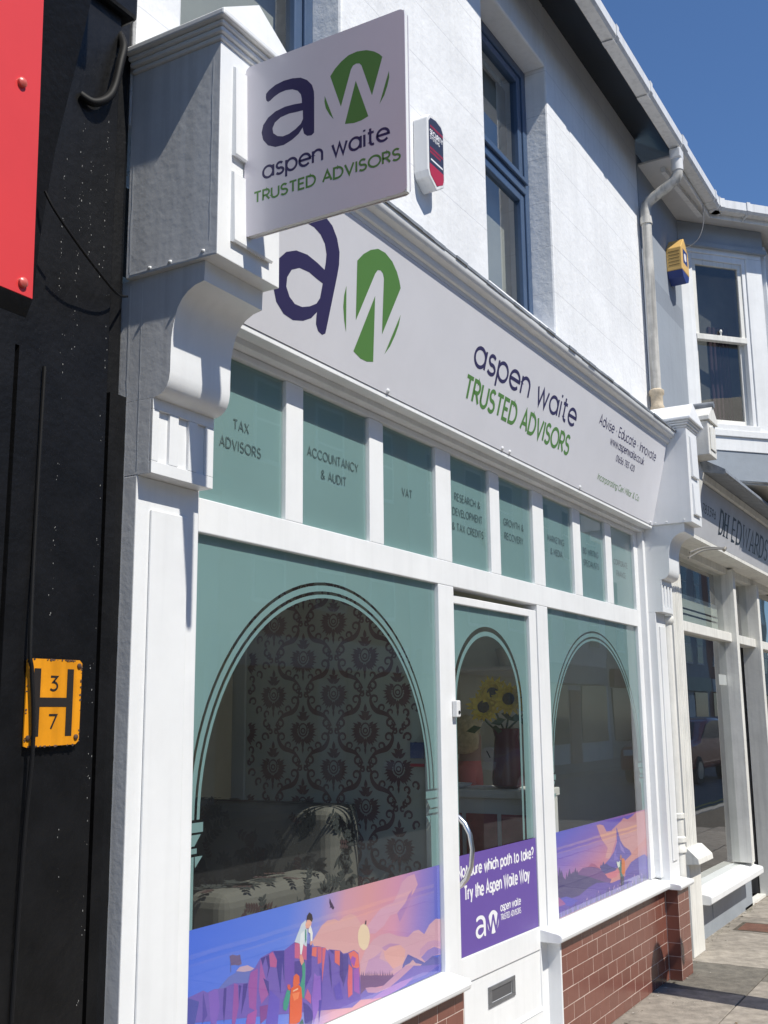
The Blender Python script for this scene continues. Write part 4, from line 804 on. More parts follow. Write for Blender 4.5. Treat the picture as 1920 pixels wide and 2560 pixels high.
# ------------------------------------------------------------------ white alarm box on the upper wall
al = empty('alarm_box', (3.70, -.05, 3.66), 'white intruder alarm box with red and black label on the white wall', 'alarm')
case = [(3.615, 3.70), (3.625, 3.675), (3.69, 3.635), (3.755, 3.675), (3.765, 3.70), (3.765, 3.935), (3.745, 3.958), (3.69, 3.967), (3.635, 3.958), (3.615, 3.935)]
B().prism(case, -.118, -.0505, 'y').obj('casing', UPVC, al, bevel=.005)
AF = FP(-.1185); inn = [(3.69+(p[0]-3.69)*.86, 3.81+(p[1]-3.81)*.90) for p in case]
B().flat([inn], AF).obj('label_plate', M('alarm_dark_label', (.035, .035, .06), .35), al, fix=False)
ARED = M('alarm_red', (.42, .02, .045), .35); b = B(); b.flat([[(3.628, 3.702), (3.636, 3.684), (3.69, 3.656), (3.744, 3.684), (3.752, 3.702), (3.752, 3.735), (3.628, 3.735)]], AF, .0005)
b.obj('red_panel', ARED, al, fix=False)
for z, x0, x1 in ((3.90, 3.64, 3.745), (3.80, 3.635, 3.74), (3.783, 3.635, 3.72)):
    b = B(); x = x0
    while x < x1: b.flat([[(x, z), (x+.007, z), (x+.007, z+.011), (x, z+.011)]], AF, .0005); x += .0105
    T(b.obj('red_print', ARED, al, fix=False), kind='stuff')
letter('lettering', WHV, al, AF, 'SECURITY', 3.635, 3.748, 3.868, .021, .0022, .22, .0006); letter('lettering', WHV, al, AF, 'SYSTEMS', 3.635, 3.72, 3.847, .014, .0014, .22, .0006)
t = B(); t.flat([[(3.64, 3.752), (3.745, 3.752), (3.745, 3.760), (3.64, 3.760)]], AF, .0005); t.obj('print_line', WHV, al, fix=False)
B().lathe((3.69, -.085, 3.648), [(0, -.012), (.007, -.009), (.008, .002), (.006, .02)], 10).obj('indicator_lamp', ARED, al, smooth=True)
# ------------------------------------------------------------------ black building at the left
bk = empty('black_shop_building', (1.0, 0, 0), 'black painted neighbouring shop with fluted pier and heavy cornice at the left edge', 'building')
pf = [(-3.0, .3), (-3.0, -.13)]
x = .6
while x < 1.63:
    pf += [(x-.006, -.13), (x-.003, -.118), (x+.003, -.118), (x+.006, -.13)]; x += .0545
pf += [(1.652, -.13), (1.656, -.122), (1.868, -.122), (1.872, -.116), (1.872, .02), (1.955, .02), (1.955, -.047), (1.985, -.050), (2.0125, -.048), (2.0125, .3)]
B().prism(pf, 0, 2.33, 'z').obj('fluted_pier', BLACKP, bk)
pf2 = [(-3.0, .3), (-3.0, -.13), (1.652, -.13), (1.656, -.122), (1.868, -.122), (1.872, -.116), (1.872, .02), (1.955, .02), (1.955, -.035), (1.985, -.038), (1.9955, -.036), (1.9955, .3)]
B().prism(pf2, 2.33, 3.55, 'z').obj('wall_panel', BLACKP, bk)
B().box(1.70, 1.905, -.148, .2, 3.325, 3.62).obj('cornice_end', BLACKP, bk, bevel=.012)
B().box(-3.0, 1.699, -.47, .2, 3.56, 3.74).obj('shading_slab', BLACKP, bk, bevel=.01)  # unseen overhang, added to keep the top of the black wall in shadow
B().prism([(-.1305, 2.40), (-.15, 2.44), (-.165, 2.60), (-.20, 2.80), (-.27, 3.05), (-.33, 3.30), (-.34, 3.56), (-.1305, 3.56)], 1.43, 1.60).obj('bracket', BLACKP, bk, smooth=25)  # added wedge, its raking edge shaped to throw a slanting shadow
B().box(-3.0, 1.997, -.045, .3, 3.52, 5.6).obj('upper_wall', M('dark_grey_render', (.10, .10, .11), .7, var=.15, bump=.2), bk)
fl = B()
def flake(x, z, r_): fl.flat([[(x+r_*random.uniform(.3, 1)*math.cos(k*1.047), z+r_*random.uniform(.5, 1.8)*math.sin(k*1.047)) for k in range(6)]], FP(-.1228), .0006*random.random())
for xc, za, zb, n_ in ((1.700, 2.45, 2.86, 26), (1.752, 2.35, 2.97, 44), (1.835, 2.55, 3.02, 34), (1.795, 2.60, 2.95, 22), (1.86, .6, 2.6, 60), (1.72, 1.7, 2.4, 22), (1.77, .5, 1.4, 14)):
    x = xc
    for i in range(n_):
        x += random.uniform(-.004, .004); x = min(max(x, xc-.012), xc+.010); flake(min(x, 1.865), random.uniform(za, zb), random.uniform(.0007, .0026)*random.random()**.5)
T(fl.obj('flaked_paint_edges', M('flaked_paint', (.26, .26, .25), .3), bk, fix=False), kind='stuff')
rs_ = empty('red_fascia_sign', (.4, -.4, 2.29), 'plain bright red fascia panel cut by the left edge of the picture', 'sign')
REDM = M('red_sign_sheet', (.66, .048, .048), .38, var=.04)
B().prism([(-.452, 2.287), (-.449, 2.287), (-.424, 3.45), (-.427, 3.45)], -2.5, 1.338).obj('sheet', REDM, rs_)
B().box(-2.5, 1.30, -.40, -.14, 2.36, 3.35).obj('backing_frame', M('raw_dark_timber', (.035, .028, .02), .7, var=.3), rs_)
for x, z in ((1.291, 2.716), (1.312, 2.31), (.4, 2.31), (.4, 2.72)):
    y = -.452+(z-2.287)*.0215; B().tube([(x, y, z), (x, y-.006, z), (x, y-.010, z)], [.010, .010, .005], 12).obj('cover_cap', M('red_cap', (.60, .12, .10), .3), rs_, smooth=True)
hy = empty('hydrant_sign', (1.72, -.132, 1.44), 'rusty edged yellow fire hydrant plate with black H on the black pier', 'sign')
YEL = M('yellow_enamel', (.76, .30, .012), .35, var=.12, vs_=12, streak=.15)
pts = [(1.651, 1.446), (1.66, 1.443), (1.80, 1.447), (1.810, 1.455), (1.811, 1.628), (1.803, 1.635), (1.655, 1.634), (1.651, 1.63)]
B().prism(pts, -.136, -.1325, 'y').obj('plate', YEL, hy)
RUSTE = M('rust_and_chips', (.09, .05, .035), .8, var=.5, vs_=40); HF = FP(-.1363); b = B()
for i in range(60):
    e = random.randrange(4); tt = random.random(); x, z = ((1.654+.153*tt, 1.445), (1.654+.153*tt, 1.633), (1.653, 1.448+.18*tt), (1.809, 1.45+.175*tt))[e]
    r_ = random.uniform(.001, .0042); b.flat([[(x+r_*random.uniform(.6, 1.3)*math.cos(k*1.047), z+r_*random.uniform(.4, 1)*math.sin(k*1.047)) for k in range(6)]], HF, .00002*i)
T(b.obj('rust_chips', RUSTE, hy, fix=False), kind='stuff')
BLK = M('black_enamel', (.022, .018, .016), .45); b = B()
for q in ((1.671, 1.690, 1.466, 1.613), (1.767, 1.786, 1.466, 1.614), (1.690, 1.767, 1.530, 1.550)): b.flat([[(q[0], q[2]), (q[1], q[2]), (q[1], q[3]), (q[0], q[3])]], HF, .0004)
b.obj('letter_h', BLK, hy, fix=False)
letter('numeral', BLK, hy, HF, '3', 1.717, 1.739, 1.566, .030, .0024, d=.0004); letter('numeral', BLK, hy, HF, '7', 1.718, 1.740, 1.482, .030, .0024, d=.0004)
for x, z in ((1.801, 1.622), (1.799, 1.463), (1.661, 1.463)): B().tube([(x, -.136, z), (x, -.139, z), (x, -.141, z)], [.006, .006, .003], 10).obj('screw', RUSTE, hy, smooth=True)
CAB = M('black_cable', (.006, .006, .007), .6, spec=.25)
def bez(p, n=14):
    out = []
    for i in range(len(p)-1):
        p0, p1, p2, p3 = Vector(p[max(i-1, 0)]), Vector(p[i]), Vector(p[i+1]), Vector(p[min(i+2, len(p)-1)])
        for k in range(n):
            t = k/n; out.append(.5*((2*p1)+(p2-p0)*t+(2*p0-5*p1+4*p2-p3)*t*t+(3*p1-p0-3*p2+p3)*t**3))
    return out+[Vector(p[-1])]
T(B().tube(bez([(1.575, -.20, 2.68), (1.60, -.205, 2.645), (1.66, -.205, 2.60), (1.74, -.19, 2.566), (1.86, -.15, 2.545), (1.99, -.06, 2.60)]), .0032, 8).obj('cable', CAB, smooth=True), 'thin black cable sagging from the red sign across to the white console flank', 'cable')
T(B().tube(bez([(1.66, -.132, 2.30), (1.655, -.134, 1.9), (1.648, -.145, 1.66), (1.655, -.147, 1.60), (1.668, -.146, 1.45), (1.665, -.135, 1.2), (1.655, -.132, .6), (1.66, -.132, .1)]), .0048, 8).obj('cable', CAB, smooth=True), 'black cable running down the black pier across the yellow hydrant plate', 'cable')
T(B().tube(bez([(1.875, -.10, 3.30), (1.862, -.14, 3.235), (1.843, -.15, 3.17), (1.825, -.15, 3.09), (1.80, -.15, 3.045), (1.765, -.14, 3.02), (1.735, -.125, 3.03)]), .011, 10).obj('cable', CAB, smooth=True), 'thick black cable loop hanging beneath the black cornice', 'cable')

# ------------------------------------------------------------------ grey and white building at the right
nb = empty('bay_window_building', (9, 0, 0), 'blue grey terraced building with white canted bay window right of the downpipe', 'building')
B().box(6.8805, 7.95, -.052, .2, 2.7, 5.34).obj('wall', NGREY, nb)
PH = R(42); AX, AY = 7.90, -.052
def BP(u, z, d=0): return (AX+u*math.cos(PH)-d*math.sin(PH), AY-u*math.sin(PH)-d*math.cos(PH), z)
def bbox(b, u0, u1, d0, d1, z0, z1):
    i = len(b.v); b.v += [BP(u, z, d) for z in (z0, z1) for d in (d0, d1) for u in (u0, u1)]
    for q in ((0, 2, 3, 1), (4, 5, 7, 6), (0, 1, 5, 4), (2, 6, 7, 3), (0, 4, 6, 2), (1, 3, 7, 5)): b.f.append([i+k for k in q]); b.mi.append(b.m)
    return b
bay = B(); LB = .78
bbox(bay, 0, .078, -.1, .0, 3.21, 5.02); bbox(bay, .60, .745, -.1, .0, 3.21, 5.02); bbox(bay, 0, .745, -.1, 0, 3.21, 3.60); bbox(bay, 0, .745, -.1, .0, 5.02, 5.16)
bx0, by0 = BP(.745, 0)[:2]
bay.box(bx0+.06, bx0+.20, by0-.02, by0+.12, 3.21, 5.16).box(bx0+.2, 11.5, by0-.02, by0+.1, 3.21, 3.60).box(bx0+.2, 11.5, by0-.02, by0+.1, 5.02, 5.16).box(bx0+.9, 11.5, by0-.02, by0+.1, 3.6, 5.02)
bo_ = bay.obj('bay', WHITE2, nb, bevel=.004)
for nm_, mm_, a_ in (('head_moulding', NGREYP, (-.01, .78, 0, .03, 5.06, 5.10)), ('frieze_board', NGREYP, (-.01, .76, 0, .012, 5.1005, 5.26)), ('sill_board', WHITE2, (.02, .76, .0, .035, 3.55, 3.60)), ('apron_board', WHITE2, (.0, .78, 0, .02, 3.44, 3.5495)), ('apron_board', NGREYP, (.0, .775, 0, .012, 3.215, 3.4395))):
    tr_ = B(); bbox(tr_, *a_); tr_.obj(nm_, mm_, bo_, bevel=.003)
bw = B(); bbox(bw, .078, .115, -.06, -.01, 3.62, 5.02); bbox(bw, .565, .60, -.06, -.01, 3.62, 5.02); bbox(bw, .115, .565, -.06, -.01, 4.97, 5.02); bbox(bw, .078, .60, -.06, .028, 3.60, 3.645)
bwo = bw.obj('bay_window', WHITE2, nb, bevel=.003)
s1 = B(); bbox(s1, .1155, .15, -.05, -.02, 4.335, 4.97); bbox(s1, .53, .5645, -.05, -.02, 4.335, 4.97); bbox(s1, .15, .53, -.05, -.02, 4.93, 4.97); bbox(s1, .1155, .5645, -.052, -.004, 4.315, 4.36); s1.obj('upper_sash', CREAM, bwo, bevel=.003)
s2 = B(); bbox(s2, .1155, .15, -.085, -.055, 3.645, 4.35); bbox(s2, .53, .5645, -.085, -.055, 3.645, 4.35); bbox(s2, .15, .53, -.085, -.055, 3.645, 3.70); s2.obj('lower_sash', CREAM, bwo, bevel=.003)
B().face([BP(.15, 4.36, -.035), BP(.53, 4.36, -.035), BP(.53, 4.93, -.035), BP(.15, 4.93, -.035)]).obj('pane', GLASSR, bwo, fix=False)
B().face([BP(.15, 3.70, -.07), BP(.53, 3.70, -.07), BP(.53, 4.315, -.07), BP(.15, 4.315, -.07)]).obj('pane', GLASSR, bwo, fix=False)
B().lathe(BP(.34, 4.365, -.02), [(.006, 0), (.006, .02), (.012, .03), (.008, .045), (0, .05)], 10).obj('sash_catch', CREAM, bwo, smooth=True)
cu = B()
for i in range(9):
    u = .36+.02*i; cu.tube([BP(u, 3.65, -.20-.015*(i % 2)), BP(u, 4.5, -.20-.015*(i % 2))], .012, 8)
cu.obj('curtain', M('maroon_curtain', (.05, .02, .03), .9), bwo, smooth=True)
bb_ = B(); i0 = BP(0, 3.21, -.01); i1 = BP(.745, 3.21, -.01); bb_.prism([(7.7, .2), (i0[0], i0[1]), (i1[0], i1[1]), (11.5, by0), (11.5, .2)], 3.195, 3.208, 'z'); bb_.obj('bay_underside', M('bay_soffit_cream', (.5, .48, .44), .7, var=.1), nb)
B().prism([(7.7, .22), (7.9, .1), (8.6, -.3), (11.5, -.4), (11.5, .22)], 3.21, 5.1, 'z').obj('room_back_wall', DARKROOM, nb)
# eaves of the right building: soffit, bargeboard, canted gutter
B().prism([(6.905, .1), (6.905, -.285), (7.93, -.285), (7.93+.75, -.285-.675), (11.5, -.96), (11.5, .1)], 5.262, 5.275, 'z').obj('eaves_soffit', M('soffit_paint', (.62, .62, .63), .5, var=.08), nb)
fb = B(); fb.box(6.905, 7.925, -.298, -.2855, 5.235, 5.36)
fb.prism([(7.925, -.2855), (7.925, -.298), (8.68, -.978), (8.69, -.968)], 5.235, 5.36, 'z'); fb.obj('fascia_board', UPVC, nb)
bb2 = B(); bb2.prism([(7.02, -.18), (7.02, -.21), (7.86, -.26), (7.86, -.22)], 5.225, 5.262, 'z'); bb2.obj('soffit_batten', UPVC, nb)
ng = empty('gutter', (8, -.34, 5.27), 'white gutter that turns outward above the canted bay window', 'gutter')
B().prism(gprof(), 6.958, 7.94).obj('trough', UPVC, ng)
cu_, su_ = math.cos(PH), math.sin(PH)
def GT(p, t):
    off = -p[0]-.300; return (7.935+t*cu_-off*su_, -.300-t*su_-off*cu_, p[1])
B().prism(gprof(), .0, 1.3, fn=GT).obj('canted_trough', UPVC, ng)
B().prism(gprof(.007), 7.87, 7.965).obj('angle_joint', UPVC, ng); B().prism(gprof(.007), -.005, .07, fn=GT).obj('angle_joint', UPVC, ng)
B().prism(gprof(.006), 7.74, 7.78).obj('joint_strap', UPVC, ng); B().prism(gprof(.006), .27, .30, fn=GT).obj('joint_strap', UPVC, ng)
B().tube([GT((-.36, 5.27), .285), GT((-.36, 5.262), .285), GT((-.302, 5.245), .285)], .006, 6).obj('bracket', UPVC, ng)
T(B().tube(bez([(7.70, -.30, 5.24), (7.70, -.295, 5.10), (7.68, -.26, 4.98), (7.66, -.19, 4.92), (7.63, -.11, 4.90)]), .003, 6).obj('cable', M('grey_cable', (.25, .25, .26), .5), smooth=True), 'thin grey cable drooping from the gutter corner to the yellow alarm box', 'cable')
# yellow alarm
ya = empty('alarm_box', (7.58, -.1, 4.6), 'yellow and blue hexagonal alarm box on the blue grey wall', 'alarm')
hx = [(7.505, 4.69), (7.60, 4.60), (7.705, 4.69), (7.705, 4.87), (7.60, 4.96), (7.505, 4.87)]
YA = M('alarm_yellow', (.74, .47, .16), .4); BLU = M('alarm_blue', (.03, .055, .22), .35)
hx2 = [(7.505, 4.695), (7.705, 4.695), (7.705, 4.87), (7.60, 4.965), (7.505, 4.87)]
B().prism(hx2, -.165, -.053, 'y').obj('casing', YA, ya, bevel=.005)
B().prism([(7.506, 4.6945), (7.53, 4.645), (7.60, 4.61), (7.68, 4.645), (7.704, 4.6945)], -.164, -.053, 'y').obj('lamp_lens', BLU, ya, bevel=.004)
for i in range(5): B().box(7.5035, 7.506, -.15, -.07, 4.735+.026*i, 4.741+.026*i).obj('sounder_slot', M('slot_dark', (.25, .15, .05), .6), ya)
b = B(); b.flat([[(7.55, 4.76), (7.665, 4.76), (7.665, 4.87), (7.55, 4.87)]], FP(-.1655)); b.m = 1; b.flat([rrect(7.578, 7.636, 4.785, 4.845, .02)], FP(-.1655), .0005); b.obj('badge', [BLU, WHV], ya, fix=False)
# lower part: the neighbouring shopfront
ns = empty('cream_shopfront', (9, 0, 0), 'cream painted older shopfront with fluted pilaster and grey stall riser at the right', 'shopfront')
N0 = -.045
pfl = [(7.135, .1), (7.135, N0)]
for i in range(5): x = 7.165+.042*i; pfl += [(x, N0), (x+.006, N0+.010), (x+.020, N0+.010), (x+.026, N0)]
pfl += [(7.385, N0), (7.385, .1)]
B().prism(pfl, .66, 2.62, 'z').obj('fluted_pilaster', CREAM, ns)
B().box(7.125, 7.40, -.055, .1, 0, .56).obj('plinth', CREAM, ns, bevel=.004)
B().prism([(.1, .56), (.1, .66), (-.055, .66), (-.12, .60), (-.125, .565), (-.06, .56)], 7.115, 7.47).obj('plinth_cap', CREAM, ns, bevel=.004)
B().box(6.79, 7.134, .02, .2, 0, 2.7).obj('return_wall', NGREYP, ns)
B().box(7.40, 9.25, .035, .2, -.02, .30).obj('stall_riser', NGREYP, ns, bevel=.003)
B().prism([(.15, .275), (.15, .375), (-.02, .352), (-.105, .335), (-.115, .325), (-.115, .287), (-.10, .277)], 7.402, 9.02).obj('sill', WHITE2, ns, bevel=.004)
for dx, dz in ((0, 0), (.06, 0), (0, -.035), (.06, -.035)): B().box(8.02+dx, 8.06+dx, .0335, .04, .185+dz, .203+dz).obj('air_brick_slot', M('vent_dark', (.012, .012, .014), .9), ns)
B().box(7.99, 8.16, .0315, .0345, .10, .235).obj('air_brick', NGREYP, ns, bevel=.002)
def nb_(name, *a): return box(name, CREAM, ns, *a, bevel=.004)
GY = .02
nb_('mullion', 8.85, 8.93, -.075, .08, .375, 2.64); nb_('mullion', 8.935, 8.985, -.055, .08, .30, 2.64)
nb_('transom_rail', 7.386, 8.849, -.035, .08, 2.06, 2.13); nb_('head_rail', 7.386, 10.6, -.03, .08, 2.60, 2.66)
nb_('transom_rail', 8.986, 9.75, -.035, .08, 2.06, 2.13); nb_('mullion', 9.75, 9.83, -.075, .08, 0, 2.60); nb_('mullion', 9.835, 9.885, -.055, .08, 0, 2.60)
nb_('transom_rail', 9.886, 12, -.035, .08, 2.06, 2.13); nb_('side_bead', 7.386, 7.43, -.02, .06, .375, 2.06)
for a, b_, c, d_ in ((7.43, 8.85, .36, 2.06), (7.40, 8.85, 2.13, 2.60), (8.985, 9.75, 2.13, 2.60), (9.885, 12, 2.13, 2.60), (9.885, 12, .36, 2.06)):
    B().face([(a, GY, c), (b_, GY, c), (b_, GY, d_), (a, GY, d_)]).obj('pane', GLASS, ns, fix=False)
for z0, z1 in ((2.14, 2.20), (2.215, 2.24), (2.255, 2.35)): B().box(7.42, 8.78, .05, .054, z0, z1).obj('window_film_stripe', M('pale_film', (.42, .47, .44), .5), ns)
B().box(8.60, 8.84, .028, .030, 1.72, 1.80).obj('window_sticker', WHV, ns)
dn = empty('shop_door', (9.4, .3, 0), 'grey framed recessed door of the cream shopfront with taped notices', 'door')
for a in ((8.99, 9.07, .30, .35, .02, 2.05), (9.66, 9.745, .30, .35, .02, 2.05), (9.07, 9.66, .30, .35, 1.93, 2.05), (9.07, 9.66, .30, .35, .02, .36)): box('rail', NGREYP, dn, *a, bevel=.004)
B().face([(9.07, .32, .36), (9.66, .32, .36), (9.66, .32, 1.93), (9.07, .32, 1.93)]).obj('pane', GLASS, dn, fix=False)
B().box(9.10, 9.22, .316, .318, 1.42, 1.62).obj('notice', WHV, dn); B().box(9.10, 9.20, .3155, .3175, 1.30, 1.40).obj('notice', M('blue_notice', (.25, .45, .6), .5), dn)
B().tube(bez([(9.12, .30, 1.24), (9.13, .25, 1.22), (9.13, .24, 1.05), (9.12, .30, 1.0)]), .012, 8).obj('handle', M('brass', (.5, .42, .25), .35, metal=.8), dn, smooth=True)
B().box(8.986, 9.75, .035, .36, -.01, .018).obj('door_step', CREAM, ns)
# fascia of the cream shopfront
NS = empty('fascia_sign', (9, -.2, 2.68), 'grey fascia sign with black capital lettering over the cream shopfront', 'sign')
nfth = math.atan2(.06, .36); NF = lambda u, v, d=0: (u, -.205-v*math.sin(nfth)-d*math.cos(nfth), 2.682+v*math.cos(nfth)-d*math.sin(nfth))
B().prism([(0, 0), (0, .36), (.02, .36), (.02, 0)], 7.05, 12, fn=lambda p, t: NF(t, p[1], p[0]-.02)).obj('board', M('grey_sign_face', (.50, .50, .52), .4, var=.08), NS)
b = B(); NF2 = lambda u, v, d=0: NF(u, v, d+.0005)
def serif(b, txt, u0, u1, v0, cap, fn):
    st, wd = layout(txt, .30); kx_ = (u1-u0)/wd
    for i, s in enumerate(st):
        q = [(u0+p[0]*kx_, v0+p[1]*cap) for p in s]; hw = []
        for k in range(len(q)):
            a, c = q[max(k-1, 0)], q[min(k+1, len(q)-1)]; vert = abs(c[1]-a[1])/(abs(c[0]-a[0])+abs(c[1]-a[1])+1e-6); hw.append(.006+.012*vert)
        if len(q) == 2: q = [q[0], ((q[0][0]+q[1][0])/2, (q[0][1]+q[1][1])/2), q[1]]; hw = [hw[0], hw[0], hw[1]]
        ribbon(b, q, hw, fn, .0003*(1+i % 3))
        for e in (q[0], q[-1]):
            if hw[0] > .014: ribbon(b, [(e[0]-.034, e[1]), (e[0]+.034, e[1])], .004, fn, .0012)
BSP = M('black_sign_paint', (.012, .012, .016), .35)
for wd_, ua, ub in (('DH', 7.83, 8.07), ('EDWARDS', 8.22, 9.50), ('&', 9.66, 9.86)): b = B(); serif(b, wd_, ua, ub, .095, .165, NF2); b.obj('lettering', BSP, NS, fix=False)
letter('lettering', BSP, NS, NF2, '01656 783396', 6.98, 7.70, .175, .055, .0042, .22)
B().box(7.05, 12, -.205, .03, 2.655, 2.68).obj('fascia_soffit', CREAM, ns)
B().prism([(.0, 3.04), (-.262, 3.045), (-.275, 3.06), (-.285, 3.10), (0, 3.12)], 7.05, 12).obj('fascia_capping', CREAM, ns)
B().prism([(.0, 3.121), (-.29, 3.105), (-.415, 3.075), (-.43, 3.085), (-.425, 3.11), (-.05, 3.33), (.0, 3.33)], 7.24, 12).obj('cornice', LEAD, ns)
B().box(7.0, 12, -.06, .1, 3.12, 3.375).obj('upper_board', M('board_grey_cream', (.52, .51, .49), .6, var=.1), ns)
nc = [(-.05, 2.70), (-.10, 2.72), (-.19, 2.80), (-.255, 2.92), (-.28, 3.02), (-.285, 3.10), (-.27, 3.17), (-.05, 3.17)]
cs = B().prism(nc, 7.02, 7.20).obj('console', CREAM, ns, smooth=28)
B().box(7.01, 7.21, -.385, -.05, 3.171, 3.40).obj('console_box', CREAM, cs, bevel=.004)
B().prism([(7.045, 3.21), (7.175, 3.21), (7.175, 3.36), (7.11, 3.385), (7.045, 3.36)], -.393, -.3855, 'y').obj('raised_panel', CREAM, cs, bevel=.003)
B().prism([(6.99, 3.401), (7.23, 3.401), (7.23, 3.43), (7.11, 3.52), (6.99, 3.43)], -.40, -.05, 'y').obj('gabled_cap', CREAM, cs, bevel=.003)
B().tube([(7.11, -.41, 3.525), (7.11, -.05, 3.535)], .022, 10).obj('lead_roll', LEAD, cs, smooth=True)
la = empty('lamp_bracket', (6.9, -.3, 2.5), 'thin bent metal lamp arms sticking out below the black lettered fascia', 'bracket')
B().tube(bez([(7.02, -.21, 2.535), (7.3, -.24, 2.60), (7.60, -.30, 2.63)]), .006, 8).obj('arm', M('galvanised', (.35, .33, .29), .45, metal=.6), la, smooth=True)
B().tube(bez([(7.02, -.2, 2.50), (7.28, -.24, 2.58), (7.60, -.30, 2.625)]), .006, 8).obj('arm', MATS['galvanised'], la, smooth=True)
B().tube([(7.60, -.30, 2.615), (7.63, -.305, 2.635)], .012, 8).obj('tip', MATS['galvanised'], la)
# cast iron drainpipe between the two shopfronts
ip = empty('drainpipe', (6.81, -.1, 0), 'cream painted cast iron drainpipe with collars between the two shopfronts', 'pipe')
cxp, cyp = 6.815, -.085
B().lathe((cxp, cyp, .40), [(.036, -.42), (.036, .27), (.046, .275), (.046, .30), (.038, .31), (.038, .33), (.046, .335), (.046, .36), (.037, .37), (.037, .47), (.045, .475), (.045, .50), (.036, .505), (.036, 1.655), (.05, 1.67), (.052, 1.70), (.045, 1.71), (.0, 1.712)], 20).obj('pipe', CREAM, ip, smooth=True)
# ------------------------------------------------------------------ inside the shop
INW = M('interior_wall_grey_green', (.80, .80, .72), .8, var=.05); FLR = M('oak_floor', (.30, .23, .16), .95, var=.15)
def st(name, b, m): return T(b.obj(name, m), kind='structure')
st('interior_floor', B().box(2.02, 6.79, .06, 3.6, -.02, .10), FLR)
st('interior_ceiling', B().box(2.02, 6.79, .06, 3.6, 2.66, 2.72), M('interior_ceiling', (.8, .79, .76), .9))
st('interior_back_wall', B().box(2.02, 6.79, 3.0, 3.1, .1, 2.66), INW)
st('interior_side_wall', B().box(6.76, 6.79, .06, 3.0, .1, 2.66), INW)
st('interior_side_wall', B().box(2.0, 2.03, .06, 3.0, .1, 2.66), INW)
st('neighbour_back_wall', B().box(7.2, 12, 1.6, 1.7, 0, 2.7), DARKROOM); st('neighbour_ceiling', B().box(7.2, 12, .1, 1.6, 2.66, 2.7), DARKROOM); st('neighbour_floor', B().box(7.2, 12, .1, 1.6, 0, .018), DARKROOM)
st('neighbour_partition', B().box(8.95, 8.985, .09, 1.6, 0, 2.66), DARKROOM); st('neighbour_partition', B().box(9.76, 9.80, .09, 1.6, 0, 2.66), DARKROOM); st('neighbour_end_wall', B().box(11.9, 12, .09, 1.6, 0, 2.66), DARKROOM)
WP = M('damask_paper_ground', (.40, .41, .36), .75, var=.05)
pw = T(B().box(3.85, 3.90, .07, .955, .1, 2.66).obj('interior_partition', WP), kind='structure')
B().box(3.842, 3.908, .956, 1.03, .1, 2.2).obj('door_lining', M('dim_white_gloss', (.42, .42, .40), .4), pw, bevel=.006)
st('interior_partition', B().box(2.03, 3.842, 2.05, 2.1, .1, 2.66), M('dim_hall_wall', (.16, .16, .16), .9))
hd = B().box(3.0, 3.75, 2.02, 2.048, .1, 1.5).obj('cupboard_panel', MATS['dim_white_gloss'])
T(hd, 'pale panelled cupboard front in the dim room behind the sofa', 'cupboard')
# damask print
dm = B(); DF = lambda u, v, d=0: (3.8495-d, u, v)
def drop(cx, cy, ang, ln, wd, n=7, wk=1.15):
    c, s = math.cos(R(ang)), math.sin(R(ang)); o = []
    for i in range(n+1):
        t = i/n; o.append((t*ln, wd*wk*math.sin(math.pi*t**.7)))
    o += [(p[0], -p[1]*.8) for p in o[::-1][1:-1]]
    return [(cx+c*p[0]-s*p[1], cy+s*p[0]+c*p[1]) for p in o]
shapes, strokes = [], []
for s in (-1, 1):
    for a, r, ln, wd in ((18, .030, .034, .008), (-4, .031, .036, .008), (-26, .030, .036, .0085), (-48, .029, .038, .009), (-68, .028, .034, .008), (42, .029, .026, .007)):
        an = a if s > 0 else 180-a; shapes.append(drop(r*.9*math.cos(R(an)), -.012+r*math.sin(R(an)), an, ln, wd))
    for a, r, ln, wd in ((30, .024, .046, .006), (8, .026, .046, .006), (-15, .026, .046, .006), (-37, .026, .048, .006), (-58, .026, .046, .006)):
        an = a if s > 0 else 180-a; shapes.append(drop(r*math.cos(R(an)), -.014+r*math.sin(R(an)), an, ln, wd))
    for a, y0, ln, wd in ((35, .030, .042, .007), (58, .038, .036, .007), (20, .058, .026, .005)):
        an = a if s > 0 else 180-a; shapes.append(drop(0, y0, an, ln, wd))
    vp = bez([(s*.006, .150, 0), (s*.026, .132, 0), (s*.026, .108, 0), (s*.037, .083, 0), (s*.057, .066, 0), (s*.085, .058, 0), (s*.110, .047, 0), (s*.132, .026, 0), (s*.143, .008, 0)], 4); n_ = len(vp)
    strokes.append(([(p.x, p.y) for p in vp], [.0030+.0075*math.sin(math.pi*(i/(n_-1)))**2 for i in range(n_)]))
    for cx, cy, r, a0, a1 in ((.045, .113, .020, 200, -120), (.080, .078, .018, 240, -60), (.120, .060, .016, 250, -40), (.118, .018, .018, 90, 400), (.016, .135, .012, 30, 330), (.030, .156, .011, 120, 420)):
        k = 11; sp_ = [(s*(cx+r*(1-.55*i/k)*math.cos(R(a0+(a1-a0)*i/k))), cy+r*(1-.55*i/k)*math.sin(R(a0+(a1-a0)*i/k))) for i in range(k+1)]
        strokes.append((sp_, [.0058-.0030*i/k for i in range(k+1)]))
shapes += [drop(0, .062, 90, .036, .008), drop(0, -.042, 270, .050, .008), drop(0, -.078, 270, .030, .005), drop(0, .036, 90, .03, .009)]
strokes.append(([(.021*math.cos(R(a)), -.008+.026*math.sin(R(a))) for a in range(0, 361, 24)], .0032)); strokes.append(([(.010*math.cos(R(a)), -.012+.010*math.sin(R(a))) for a in range(0, 361, 40)], .003))
